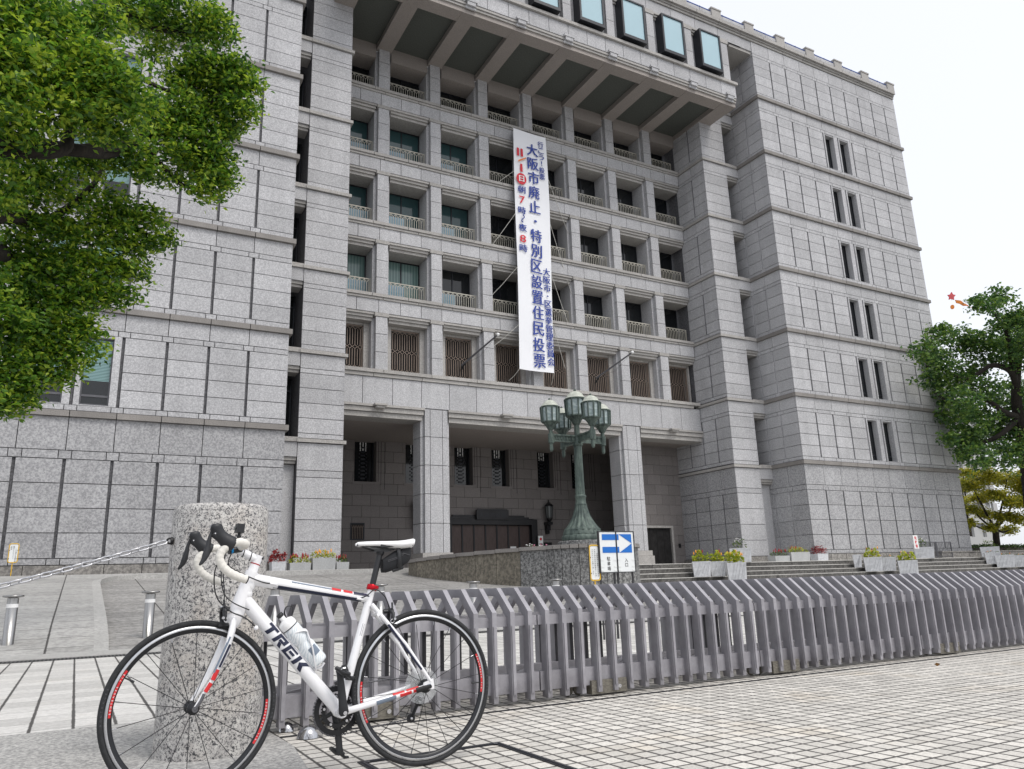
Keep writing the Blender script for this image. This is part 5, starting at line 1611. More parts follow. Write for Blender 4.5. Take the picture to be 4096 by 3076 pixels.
for i in range(len(nx)-1):
    c = (nx[i]+nx[i+1])/2; t_ = (nx[i+1]-nx[i]).normalized()
    u = Vector((0, 1, 0)); v = t_.cross(u).normalized()
    e = (u*.8+v*.6) if i % 2 else (v*.8-u*.6)
    hl, hw = .0215, .0115
    loop = [c+t_*hl*.62*sx+ (t_*hw*math.cos(q)*sx + e*hw*math.sin(q)*sx) for sx in (1, -1) for q in [(-PI/2+PI*k/5) for k in range(6)]]
    ch.tube(loop, .0052, 6, True)
tag(ch.build('chain', 'chain_steel'), 'steel link chain sagging from the granite pillar to the left', 'chain')

# ------------------------------------------------------------------ access cover, floor fittings, fallen leaves
t = thing('access_cover', 'dark metal edged square cover set in the paving under the rear wheel', 'cover', (1.565, 3.31, 0))
m = MB(); x0, x1, y0, y1, w = 1.20, 1.93, 2.86, 3.735, .034
for (a, b, c, d) in ((x0, x1, y1-w, y1), (x0, x1, y0, y0+w), (x0, x0+w, y0+w, y1-w), (x1-w, x1, y0+w, y1-w)): m.box(a, b, c, d, -.02, .006)
m.build('rim', 'frame_dark', t)
m = MB()
for (a, b, c, d) in ((x0+.008, x1-.008, y1-.020, y1-.014), (x0+.014, x0+.02, y0+w, y1-w), (x1-.02, x1-.014, y0+w, y1-w)): m.box(a, b, c, d, .0065, .009)
for p in ((x0+.035, y1-.035), (x1-.035, y1-.035)): m.lathe([(.014, .0065), (.014, .009)], (p[0], p[1], 0), 12)
m.build('seams', 'frame_grey', t)
def fitting(x, y, s, lab):
    m = MB(); v = []
    pr = [(0, .085), (.035, .078), (.06, .06), (.078, .03), (.084, 0)]
    n = 14
    m.lathe([(r*s, z*s) for r, z in pr[::-1]], (x, y, .004), 24)
    m.box(x+.01*s, x+.10*s, y-.055*s, y+.055*s, .004, .06*s)
    tag(m.build('floor_fitting', 'chrome'), lab, 'floor fitting', 'polished floor fittings')
fitting(1.17, 4.50, .72, 'polished steel dome stop on the paving below the gate, nearer one')
fitting(1.12, 4.78, .55, 'polished steel dome stop under the first gate slats, farther one')
for (x, y, lab, s, a) in ((2.05, 7.4, 'curled brown fallen leaf behind the gate', .07, .4), (6.32, 4.28, 'dry brown leaf on the tiles right of the bicycle', .03, 1.2)):
    V, F = leaf_mesh(np.array([[x, y, .014]]), np.array([s*1.6]), .6, 0, 0, int(a*10))
    o = np_obj('fallen_leaf', V-np.array([x, y, 0]), F, 'leaf_brown'); o.location = (x, y, 0); tag(o, lab, 'leaf', 'fallen leaves')
# track line beneath the gate
m = MB(); m.box(.95, 40, 4.60, 4.625, .001, .004); m.box(.95, 40, 5.36, 5.385, .001, .004)
m.build('gate_track', 'frame_dark', None, kind='structure')

# ------------------------------------------------------------------ the rolling gate
gate = thing('rolling_gate', 'long grey metal rolling gate of bent slats on wheel boxes behind the bicycle', 'gate', (5, 5, 0))
sl = MB()
YF, YK, ZK, ZTOP, DEEP = 4.715, 4.905, .59, .745, .085
def prof(dx0, dx1):
    """bent slat: front leg, slope, flat top, slope, rear leg"""
    o = [(4.715, .03), (4.715, .59), (4.905, .745), (5.14, .745), (5.335, .59), (5.335, .03)]
    i = [(4.79, .03), (4.79, .565), (4.935, .69), (5.11, .69), (5.27, .565), (5.27, .03)]
    for k in range(5):
        q = [(o[k]), (o[k+1]), (i[k+1]), (i[k])]
        sl.add([(dx0, y, z) for y, z in q]+[(dx1, y, z) for y, z in q], [(0, 1, 5, 4), (1, 2, 6, 5), (2, 3, 7, 6), (3, 0, 4, 7), (0, 3, 2, 1), (4, 5, 6, 7)])
prof(-.0165, .0165)
# the proud rib down the front edge
for sgn_ in (1,):
    for (y0, z0, y1, z1) in ((4.708, .05, 4.708, .50),):
        sl.box(-.010, .010, 4.706, 4.7145, .07, .50)
    sl.box(-.010, .010, 5.3355, 5.344, .07, .50)
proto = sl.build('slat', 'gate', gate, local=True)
X0s, PIT = 1.347-.1352*4, .1352
xs = [X0s+PIT*i for i in range(74)]
for i, x in enumerate(xs):
    s_ = proto if i == 0 else proto.copy()
    if i: COL.objects.link(s_)
    s_.location = Vector((x, 0, 0))-gate.location
    s_.rotation_euler = (0, 0, 0)
for nm, y0, y1, z0, z1 in (('top_rail', 4.765, 4.845, .495, .56), ('top_rail', 5.20, 5.28, .495, .56), ('bottom_rail', 4.755, 4.85, .075, .195), ('bottom_rail', 5.20, 5.295, .075, .195)):
    m = MB(); x = xs[0]-.05
    while x < xs[-1]:
        m.box(x, min(x+2.02, xs[-1]+.05), y0, y1, z0, z1)
        x += 2.03
    m.build(nm, 'gate', gate)
for x in np.arange(xs[0]+.2, xs[-1], .81):
    m = MB(); m.hexa([(x, 4.84, .15), (x+.05, 4.84, .15), (x+.35, 5.16, .15), (x+.30, 5.16, .15)], [(x, 4.84, .19), (x+.05, 4.84, .19), (x+.35, 5.16, .19), (x+.30, 5.16, .19)]); m.build('brace', 'gate', gate)
for x in (1.48, 3.18, 4.92, 7.07, 9.0):
    m = MB(); m.box(x, x+.30, 5.30, 5.36, .015, .11); m.build('wheel_box', 'gate_box', gate)
    m = MB(); m.box(x, x+.30, 4.735, 4.82, .015, .105)
    for q in (.07, .23): 
        m.lathe([(.014, 0), (.014, .012)], (x+q, 4.735, .055), 10, 1, True, Matrix.Rotation(PI/2, 4, 'X'))
    wb = m.build('wheel_box', ['gate_box', 'alloy'], gate)
    m = MB()
    for q in (-.12, -.03): m.torus((x+q, 4.86, .045), .03, .014, (1, 0, 0), (0, 0, 1), 18, 8); m.lathe([(.022, -.015), (.022, .015)], (x+q, 4.86, .045), 12, 0, True, Matrix.Rotation(PI/2, 4, 'X'))
    m.build('wheel', 'gate_box', wb)
# dark strips on the inner faces of the rear legs
m = MB()
for x in xs[:60]: m.box(x-.012, x+.012, 5.262, 5.2695, .06, .56)
g_ = m.build('dark_strips', 'gate_dark', gate); g_['kind'] = 'stuff'

# ------------------------------------------------------------------ bicycle (local x backwards along the frame, y away from the camera, z up)
bike = thing('bicycle', 'white road bicycle with drop bars leaning before the granite pillar', 'bicycle', (1.4293, 3.4945, 0))
TH, LEAN = -.0055, .033
Mu = Vector((math.cos(TH), math.sin(TH), 0)); Mp = Vector((-Mu.y, Mu.x, 0))
Mup = Vector((0, 0, 1))*math.cos(LEAN)+Mp*math.sin(LEAN); My = Mup.cross(Mu)
BM = Matrix((Mu, My, Mup)).transposed()
bike.rotation_euler = BM.to_euler()
RW_ = .334
def bp(x, z, y=0.0): return Vector((x, y, z))
RH, FH, BBX, BBZ = bp(0, RW_), bp(-.985, RW_), -.385, .262
HTt, HTb = bp(-.776, .853), bp(-.833, .69)
AX = (HTt-HTb).normalized()
ST_ = Matrix.Translation(HTb) @ Matrix.Rotation(.085, 4, AX) @ Matrix.Translation(-HTb)
def sp_(v): return ST_ @ Vector(v)
fr = MB()
def ftube(mb, a, b, r, n=14, sq=None, mid=None, mi=0):
    a, b = Vector(a), Vector(b); pts = []; rs_ = []
    N = 10
    for i in range(N+1):
        t_ = i/N; pts.append(a.lerp(b, t_)); rs_.append(r[0]+(r[1]-r[0])*t_ if isinstance(r, tuple) else r)
    mb.tube(pts, rs_, n, False, mi, sq)
ftube(fr, HTb-AX*.004, HTt+AX*.004, (.034, .028), 20)                       # head tube
ftube(fr, bp(-.782, .826), bp(-.256, .726), (.0265, .0185), 16, (1.0, .95))   # top tube
ftube(fr, bp(-.806, .745), bp(BBX, BBZ), (.0285, .0255), 18, (1.05, 1.0))     # down tube
ftube(fr, bp(BBX, BBZ), bp(-.243, .772), (.0195, .0175), 16)                # seat tube
fr.lathe([(.024, -.04), (.026, -.03), (.026, .03), (.024, .04)], (BBX, 0, BBZ), 20, 0, True, Matrix.Rotation(PI/2, 4, 'X'))
for sy in (-1, 1):
    fr.tube([bp(-.365, .262, sy*.022), bp(-.30, .277, sy*.045), bp(-.12, .312, sy*.058), bp(-.005, .336, sy*.062)], [.015, .0135, .011, .009], 10)       # chain stays
    fr.tube([bp(-.250, .70, sy*.018), bp(-.19, .625, sy*.040), bp(-.10, .52, sy*.050), bp(.012, .355, sy*.062)], [.0115, .0095, .0085, .008], 10)    # seat stays
    fr.hexa([bp(-.03, .322, sy*.062-.004), bp(.03, .322, sy*.062-.004), bp(.03, .322, sy*.062+.004), bp(-.03, .322, sy*.062+.004)], [bp(-.02, .352, sy*.062-.004), bp(.025, .366, sy*.062-.004), bp(.025, .366, sy*.062+.004), bp(-.02, .352, sy*.062+.004)])
fr.tube([bp(-.225, .655, -.04), bp(-.225, .655, .04)], .008, 8)
for p in (bp(-.79, .80), bp(-.80, .765)): fr.ball(p, .031, 10)
frame = fr.build('frame', 'bike_white', bike, local=True)
# lettering and bands on the near side of the tubes
dd = (bp(BBX, BBZ)-bp(-.806, .745)).normalized(); dn = Vector((dd.z, 0, -dd.x));
if dn.z < 0: dn = -dn
TRi = {'T': [[(0, 1), (1, 1), (1, .72), (0, .72)], [(.34, .72), (.66, .72), (.66, 0), (.34, 0)]],
       'R': [[(0, 1), (.30, 1), (.30, 0), (0, 0)], [(.30, 1), (1, 1), (1, .75), (.30, .75)], [(.72, .75), (1, .75), (1, .42), (.72, .42)], [(.36, .62), (.72, .62), (.72, .40), (.36, .40)], [(.42, .38), (.72, .38), (1.0, 0), (.66, 0)]],
       'E': [[(0, 1), (.30, 1), (.30, 0), (0, 0)], [(.30, 1), (1, 1), (1, .78), (.30, .78)], [(.38, .62), (.92, .62), (.92, .40), (.38, .40)], [(.30, .22), (1, .22), (1, 0), (.30, 0)]],
       'K': [[(0, 1), (.30, 1), (.30, 0), (0, 0)], [(.38, .5), (.74, 1), (1.12, 1), (.78, .5)], [(.38, .5), (.78, .5), (1.12, 0), (.74, 0)]]}
lt = MB()
o0 = bp(-.806, .745)+dd*.146; LW, LH, SK = .055, .047, .010
for i, chh in enumerate('TREK'):
    for poly in TRi[chh]:
        w_ = LW*(1.0 if chh != 'K' else 1.05)
        V_ = []
        for (a, b) in poly:
            s_ = i*(LW+.008)+a*w_*.98+SK*(b-.5); h_ = (b-.5)*LH
            # wrap on the tube
            th = h_/.0280
            q = o0+dd*s_+dn*(.0284*math.sin(th)*1.05)+Vector((0, -.0286*math.cos(th)-.0008, 0))
            V_.append(q)
        # subdivide in strips so that it follows the curve
        lt2 = []
        n_ = 5
        if len(poly) == 4:
            for k in range(n_+1):
                t_ = k/n_
                for (p, r) in ((poly[3], poly[0]), (poly[2], poly[1])):
                    a = p[0]+(r[0]-p[0])*t_; b = p[1]+(r[1]-p[1])*t_
                    s_ = i*(LW+.008)+a*w_*.98+SK*(b-.5); th = (b-.5)*LH/.0280
                    lt2.append(o0+dd*s_+dn*(.0284*math.sin(th)*1.05)+Vector((0, -.0286*math.cos(th)-.0008, 0)))
            lt.add(lt2, [(2*k, 2*k+1, 2*k+3, 2*k+2) for k in range(n_)])
lo = lt.build('lettering', 'decal_navy', frame, local=True)
def patch(mb, a, b, r, w0, w1, off0, off1, mi, nrm=None, sqy=1.0):
    """a band stuck on a tube between two points, from angle off0 to off1 round the near side"""
    a, b = Vector(a), Vector(b); d = (b-a).normalized(); n_ = Vector((d.z, 0, -d.x)); n_ = n_ if n_.z > 0 else -n_
    vs = []; K_ = 6
    for t_ in (w0, w1):
        rr = (r[0]+(r[1]-r[0])*t_ if isinstance(r, tuple) else r)+.0007
        for k in range(K_+1):
            th = off0+(off1-off0)*k/K_
            vs.append(a.lerp(b, t_)+n_*rr*math.sin(th)+Vector((0, -rr*math.cos(th)*sqy, 0)))
    mb.add(vs, [(k, k+1, K_+1+k+1, K_+1+k) for k in range(K_)], mi, True)
dc = MB()
tta, ttb = bp(-.782, .826), bp(-.256, .726)
patch(dc, tta, ttb, (.0265, .0185), .22, .93, -1.25, -.35, 0); patch(dc, tta, ttb, (.0265, .0185), .32, .66, .55, .85, 1)
patch(dc, tta, ttb, (.0265, .0185), .66, .74, .45, 1.3, 2); patch(dc, tta, ttb, (.0265, .0185), .76, .84, .45, 1.3, 2); patch(dc, tta, ttb, (.0265, .0185), .85, .99, .35, 1.2, 0)
csa, csb = bp(-.30, .277, -.045), bp(-.005, .336, -.062)
for (w0, w1, o0_, o1_, mi) in ((.20, .50, -.9, .35, 1), (.56, .74, -.9, .25, 2), (.77, .95, -.9, .25, 2), (.46, .64, .45, 1.3, 2), (.67, .86, .45, 1.3, 2), (.97, 1.05, -.9, .6, 1)):
    patch(dc, csa, csb, (.0155, .0118), w0, w1, o0_, o1_, mi)
patch(dc, bp(-.19, .625, -.040), bp(.012, .355, -.062), (.0095, .008), .05, .8, -.9, .2, 0)
patch(dc, bp(BBX, BBZ), bp(-.243, .772), (.0185, .0165), .60, .70, -.3, .5, 0)
dc.build('decals', ['decal_navy', 'decal_grey', 'decal_red'], frame, local=True)
m = MB(); m.lathe([(.022, -.012), (.024, -.008), (.024, .008), (.022, .012)], bp(-.243, .775), 18, 0, True, (bp(BBX, BBZ)-bp(-.243, .772)).to_track_quat('Z', 'Y').to_matrix().to_4x4())
m.tube([bp(-.225, .775, -.02), bp(-.215, .772, 0), bp(-.225, .775, .02)], .007, 6); m.build('seat_clamp', 'clamp_red', frame, local=True)

sp = MB(); ftube(sp, bp(-.244, .77), bp(-.205, .925), .0138, 14); sp.ball(bp(-.203, .932), .02, 8); sp.hexa([bp(-.24, .935, -.022), bp(-.16, .935, -.022), bp(-.16, .935, .022), bp(-.24, .935, .022)], [bp(-.23, .95, -.022), bp(-.17, .95, -.022), bp(-.17, .95, .022), bp(-.23, .95, .022)])
sp.build('seatpost', 'black_plastic', bike, local=True)
sd2 = MB()
prof_ = [(-.322, .006, .973, .010), (-.31, .018, .980, .022), (-.27, .023, .983, .026), (-.22, .028, .984, .028), (-.17, .042, .984, .034), (-.12, .062, .985, .042), (-.08, .070, .989, .044), (-.055, .064, .993, .042), (-.045, .042, .995, .024)]
ring = []
for (x, hw, zt, th) in prof_:
    ring.append([bp(x, zt-th*(1-math.cos(a))*.5 if abs(a) < PI/2 else zt-th*(1-math.cos(a))*.5, hw*math.sin(a)) for a in [2*PI*k/16 for k in range(16)]])
vs = [p for q in ring for p in q]
fs = [(i*16+k, i*16+(k+1) % 16, (i+1)*16+(k+1) % 16, (i+1)*16+k) for i in range(len(ring)-1) for k in range(16)]
sd2.add(vs, fs, 0, True); sd2.add(ring[0], [tuple(range(16))], 0); sd2.add(ring[-1], [tuple(range(15, -1, -1))], 0)
saddle = sd2.build('saddle', 'white_paint', bike, local=True)
m = MB()
m.hexa([bp(-.318, .960, -.012), bp(-.21, .955, -.02), bp(-.21, .955, .02), bp(-.318, .960, .012)], [bp(-.316, .972, -.014), bp(-.21, .970, -.024), bp(-.21, .970, .024), bp(-.316, .972, .014)])
for sy in (-1, 1): m.tube([bp(-.30, .963, sy*.01), bp(-.24, .945, sy*.02), bp(-.15, .944, sy*.022), bp(-.08, .965, sy*.03)], .0038, 6)
m.hexa([bp(-.21, .952, -.03), bp(-.06, .958, -.055), bp(-.06, .958, .055), bp(-.21, .952, .03)], [bp(-.21, .966, -.03), bp(-.06, .970, -.06), bp(-.06, .970, .06), bp(-.21, .966, .03)])
m.build('saddle_rails', 'black_plastic', saddle, local=True)

def spokes(mb, hub, n, rr, side_=(-.028, .022), cross=2.2, tr=lambda v: v, rot=0):
    for k in range(n):
        a = 2*PI*k/n+rot; s_ = side_[k % 2]
        b = a+(cross if (k//2) % 2 else -cross)*.18
        p = hub+Vector((.02*math.cos(b), s_, .02*math.sin(b))); q = hub+Vector((rr*math.cos(a), s_*.12, rr*math.sin(a)))
        mb.tube([tr(p), tr(q)], .0014, 4)
def wheel(hub, tr, nsp, cross, rot, rear, group_parent):
    E1, E2 = Vector((1, 0, 0)), Vector((0, 0, 1))
    w = MB(); w.torus(hub, .3225, .0118, E1, E2, 120, 12, 0)
    w.v = [tuple(tr(Vector(p))) for p in w.v]
    wo_ = w.build('wheel', 'rubber', group_parent, local=True)
    r = MB()
    n = 120
    rp = [(.312, .0085, 1), (.301, .0092, 1), (.3005, .0090, 0), (.290, .0075, 0), (.284, .002, 0)]
    loop = [(a, s*b, c) for s, lst in ((-1, rp), (1, rp[::-1])) for a, b, c in lst]
    L_ = len(loop); vs = []
    for i in range(n):
        a = 2*PI*i/n
        for (rad, y, c) in loop: vs.append(tr(hub+Vector((rad*math.cos(a), y, rad*math.sin(a)))))
    for i in range(n):
        j = (i+1) % n
        for k in range(L_):
            k2 = (k+1) % L_
            mi = 1 if loop[k][2] == 1 and loop[k2][2] == 1 and abs(loop[k][1]) > .005 and loop[k][1]*loop[k2][1] > 0 else 0
            r.add([], [(i*L_+k-len(r.v), j*L_+k-len(r.v), j*L_+k2-len(r.v), i*L_+k2-len(r.v))], mi, True)
    r.v = [tuple(p) for p in vs]
    rim = r.build('rim', ['rim_black', 'rim_silver'], wo_, local=True)
    ctr = (196, 16) if not rear else (-7, 171)
    for cdeg in ctr:
        d_ = MB()
        n_ = 24; a0, a1 = math.radians(cdeg-17), math.radians(cdeg+17)
        vs = []
        for i in range(n_+1):
            a = a0+(a1-a0)*i/n_
            for rad, yy in ((.2985, -.0098), (.2895, -.0085)): vs.append(tr(hub+Vector((rad*math.cos(-a), yy, rad*math.sin(-a)))))
        d_.add(vs, [(2*i, 2*i+1, 2*i+3, 2*i+2) for i in range(n_)], 0)
        flip = math.cos(math.radians(cdeg)) < 0
        txt = 'BONTRAGER TLR'
        for i, c_ in enumerate(txt):
            if c_ == ' ': continue
            a = -(a0+(a1-a0)*((i+1.2)/(len(txt)+1.6)))
            rd = Vector((math.cos(a), 0, math.sin(a))); tg = Vector((math.sin(a), 0, -math.cos(a)))
            put_char(d_, c_, tr(hub+rd*.2935+Vector((0, -.0096, 0))), (tr(hub+tg)-tr(hub)), (tr(hub+rd)-tr(hub)), .0085, .012, 1)
        # tyre lettering
        for i, c_ in enumerate('BONTRAGER'):
            a = -(a0+(a1-a0)*((i+1)/12))+.12*(1 if not rear else -1)
            rd = Vector((math.cos(a), 0, math.sin(a))); tg = Vector((math.sin(a), 0, -math.cos(a)))
            put_char(d_, c_, tr(hub+rd*.3225+Vector((0, -.0126, 0))), (tr(hub+tg)-tr(hub)), (tr(hub+rd)-tr(hub)), .0095, .0, 2)
        d_.build('rim_decal', ['decal_red', 'decal_white', 'frame_grey'], wo_, local=True)
    s_ = MB(); spokes(s_, hub, nsp, .286, (-.03, .024), cross, tr, rot); s_.build('spokes', 'black_metal', wo_, local=True)
    m = MB()
    for k in range(nsp):
        a = 2*PI*k/nsp+rot
        m.tube([tr(hub+Vector((.268*math.cos(a), -.0015, .268*math.sin(a)))), tr(hub+Vector((.286*math.cos(a), 0, .286*math.sin(a))))], .0022, 4)
    m.build('nipples', 'alloy', wo_, local=True)
    h = MB(); R_ = Matrix.Rotation(PI/2, 4, 'X')
    k = 1.25 if rear else 1
    h.lathe([(.008, -.05), (.008, -.042), (.024*k, -.036), (.024*k, -.026), (.013*k, -.02), (.013*k, .02), (.024*k, .026), (.024*k, .034), (.008, .045), (.008, .05)], (0, 0, 0), 18, 0, True, R_)
    h.v = [tuple(tr(Vector(p)+hub)) for p in h.v]
    h.build('hub', 'black_plastic', wo_, local=True)
    v = MB(); a = math.radians(152 if not rear else -2); rd = Vector((math.cos(a), 0, math.sin(a)))
    v.tube([tr(hub+rd*.286), tr(hub+rd*.262)], .003, 6); v.tube([tr(hub+rd*.262), tr(hub+rd*.246)], .0045, 6); v.build('valve', 'black_plastic', wo_, local=True)
    return wo_
rear = wheel(RH, lambda v: v, 20, 2.6, .1, True, bike)
frontw = wheel(FH, lambda v: sp_(v), 18, 0.0, .17, False, bike)
m = MB()
for i, (r, y) in enumerate(((.048, .028), (.044, .032), (.040, .036), (.036, .040), (.032, .044))): m.lathe([(r, -.001), (r, .001)], bp(0, RW_, y), 28, 0, False, Matrix.Rotation(PI/2, 4, 'X'), (lambda k, i: 1+.05*(k % 2)))
m.build('cassette', 'rim_silver', bike, local=True)
def guard():
    t = NT('clear spoke guard'); t.col((.75, .77, .78)); t.set(Roughness=.15, Alpha=.22); return t.m
MAT['guard'] = guard()
m = MB(); m.lathe([(.034, 0), (.078, .004), (.08, .005)], bp(0, RW_, .021), 30, 0, True, Matrix.Rotation(PI/2, 4, 'X')); m.build('spoke_guard', 'guard', bike, local=True)
m = MB()
m.tube([bp(.004, RW_, -.068), bp(.004, RW_, -.078)], .009, 8); m.tube([bp(.004, RW_, -.076), bp(-.03, .330, -.082), bp(-.062, .322, -.08)], [.006, .0075, .008], 6, False, 0, (1.5, .6)); m.build('quick_release', 'black_metal', bike, local=True)

# fork, stem, bars
fk = MB()
C0 = HTb-AX*.03
fk.tube([sp_(C0+AX*.022), sp_(C0-AX*.0), sp_(C0-AX*.025)], [.031, .034, .026], 16)
for sy in (-1, 1):
    fk.tube([sp_(C0+Vector((0, sy*.016, .004))), sp_(C0+Vector((-.012, sy*.040, -.04))), sp_(bp(-.875, .545, sy*.05)), sp_(bp(-.922, .44, sy*.052)), sp_(bp(-.985, .336, sy*.054))], [.020, .0215, .0185, .0145, .009], 12, False, 0, (1.0, .62))
fork = fk.build('fork', 'bike_white', bike, local=True)
m = MB()
for (w0, w1, o0_, o1_, mi) in ((.05, .98, -.5, .1, 0), ):
    patch(m, sp_(bp(-.868, .57, -.057)), sp_(bp(-.905, .485, -.058)), .010, 0, 1, -.9, .1, 0)
patch(m, sp_(bp(-.858, .595, -.053)), sp_(bp(-.915, .462, -.056)), .0135, 0, 1.0, .3, .95, 1)
patch(m, sp_(bp(-.908, .476, -.0565)), sp_(bp(-.925, .437, -.0565)), .0115, 0, 1, -.8, .8, 2); patch(m, sp_(bp(-.930, .427, -.0565)), sp_(bp(-.950, .395, -.0565)), .0105, 0, 1, -.8, .8, 2)
m.build('fork_decal', ['decal_navy', 'decal_grey', 'decal_red'], fork, local=True)
m = MB(); m.tube([sp_(FH+Vector((0, -.06, 0))), sp_(FH+Vector((0, -.066, 0)))], .011, 10); m.tube([sp_(FH+Vector((0, -.064, 0))), sp_(FH+Vector((.02, -.068, .03))), sp_(FH+Vector((.03, -.066, .055)))], .006, 6); m.build('quick_release', 'frame_grey', fork, local=True)
sm_ = MB()
S0 = HTt; S1 = HTt+AX*.075
sm_.tube([sp_(S0), sp_(S0+AX*.035)], [.0225, .0195], 18); sm_.tube([sp_(S0+AX*.039), sp_(S1)], [.0195, .0205], 18)
CLP = bp(-.852, .957)
sm_.tube([sp_(S0+AX*.056), sp_(CLP)], [.0185, .0165], 14); sm_.tube([sp_(CLP+Vector((0, -.024, 0))), sp_(CLP+Vector((0, .024, 0)))], .0215, 16)
stem = sm_.build('stem', 'bike_white', bike, local=True)
m = MB(); m.tube([sp_(S0+AX*.035), sp_(S0+AX*.039)], .0203, 18); m.build('spacer', 'clamp_red', stem, local=True)
m = MB(); m.ball(sp_(S0+AX*.062+Vector((.018, -.012, 0))), .0055, 6); 
for t_ in (.3, .62): 
    p = sp_((S0+AX*.056).lerp(CLP, t_)); m.torus(p, .0185, .0022, (0, 1, 0), (.25, 0, .97), 20, 6)
m.build('stem_bolts', 'black_plastic', stem, local=True)
HWB = .205
def smooth(pts, k=6):
    pts = [Vector(p) for p in pts]; out = []
    for i in range(len(pts)-1):
        p0, p1, p2, p3 = pts[max(0, i-1)], pts[i], pts[i+1], pts[min(len(pts)-1, i+2)]
        for j in range(k):
            t = j/k; out.append(.5*((2*p1)+(p2-p0)*t+(2*p0-5*p1+4*p2-p3)*t*t+(3*p1-p0-3*p2+p3)*t**3))
    return out+[pts[-1]]
m = MB(); m.tube([sp_(CLP+Vector((0, -.10, 0))), sp_(CLP+Vector((0, .10, 0)))], .0145, 12)
bars = m.build('handlebar', 'black_plastic', bike, local=True)
for sy in (-1, 1):
    y = sy*HWB
    path_ = smooth([CLP+Vector((0, sy*.055, 0)), CLP+Vector((.0, sy*.15, .0)), bp(-.858, .962, y*.93), bp(-.885, .968, y), bp(-.92, .960, y), bp(-.950, .935, y), bp(-.960, .905, y*1.01), bp(-.945, .872, y*1.02), bp(-.918, .848, y*1.03), bp(-.885, .832, y*1.03), bp(-.852, .820, y*1.03)], 7)
    b_ = MB(); n_ = len(path_)
    b_.tube([sp_(p) for p in path_], [.0158+.0011*((i % 4) < 2) for i in range(n_)], 12)
    b_.build('bar_tape', 'tape', bars, local=True)
    m = MB(); m.tube([sp_(path_[-1]), sp_(path_[-1]+Vector((.005, 0, -.0018)))], .0152, 12); m.build('bar_plug', 'black_plastic', bars, local=True)
    # brake lever: hood and blade
    h = MB()
    hp = smooth([bp(-.905, .957, y), bp(-.935, .972, y), bp(-.962, .995, y), bp(-.978, 1.022, y), bp(-.982, 1.040, y)], 5)
    N = len(hp)
    h.tube([sp_(p) for p in hp], [.0225, .0245, .0255, .0255, .025, .0245, .024, .023, .0225, .022, .0215, .0215, .0215, .0215, .022, .022, .022, .0215, .020, .017, .010][:N], 12, False, 0, (1.15, .82))
    h.tube([sp_(bp(-.945, .955, y)), sp_(bp(-.965, .985, y)), sp_(bp(-.992, 1.0, y))], [.012, .016, .012], 8)
    lv = h.build('brake_lever', 'black_plastic', bars, local=True)
    bl = MB()
    bp_ = smooth([bp(-.990, 1.018, y), bp(-1.002, .985, y+sy*.002), bp(-1.008, .945, y+sy*.004), bp(-1.018, .905, y+sy*.008), bp(-1.036, .878, y+sy*.012)], 5)
    bl.tube([sp_(p) for p in bp_], [(.0065, .0065, .0065, .0065, .0065, .007, .0075, .008, .0088, .0095, .0105, .0115, .012, .0125, .012, .011, .0095, .008, .0065, .005, .003)[i] for i in range(len(bp_))], 10, False, 0, (.55, 1.05))
    bl.build('blade', 'black_plastic', lv, local=True)
    m = MB(); m.tube([sp_(bp(-.992, 1.020, y)), sp_(bp(-1.002, 1.032, y))], [.0105, .0085], 10); m.ball(sp_(bp(-.985, 1.0, y-.0175)), .0038, 6); m.build('lever_cap', 'alloy', lv, local=True)
cb = MB()
for y_, pts in ((-.2, [bp(-.93, .93, -.17), bp(-.955, .86, -.12), bp(-.93, .76, -.06), bp(-.87, .70, -.045), bp(-.80, .665, -.045), bp(-.755, .625, -.035)]),
                (0, [bp(-.90, .945, -.06), bp(-.915, .87, -.05), bp(-.90, .78, -.04), bp(-.862, .735, -.04), bp(-.79, .70, -.04)]),
                (1, [bp(-.875, .95, .06), bp(-.888, .86, .03), bp(-.885, .77, .0), bp(-.887, .715, .0)]),
                (2, [bp(-.865, .95, -.08), bp(-.885, .885, -.07), bp(-.82, .845, -.05), bp(-.74, .812, -.03), bp(-.69, .803, -.022)])):
    cb.tube([sp_(p) if y_ != 2 else p for p in smooth(pts, 6)], .0026, 6)
cb.tube(smooth([bp(-.305, .728, -.02), bp(-.275, .74, -.03), bp(-.235, .765, -.028), bp(-.19, .735, -.02), bp(-.165, .69, -.008), bp(-.16, .665, 0)], 6), .0026, 6)
cb.tube([bp(-.69, .787, -.021), bp(-.305, .715, -.017)], .0012, 4)
cb.build('cables', 'black_plastic', bike, local=True)
m = MB()
for p in (bp(-.69, .803, -.022), bp(-.305, .726, -.02)): m.tube([p+Vector((-.014, 0, .003)), p+Vector((.014, 0, -.003))], .0055, 8)
m.ball(bp(-.755, .625, -.030), .010, 8); m.build('cable_stops', 'bike_white', frame, local=True)
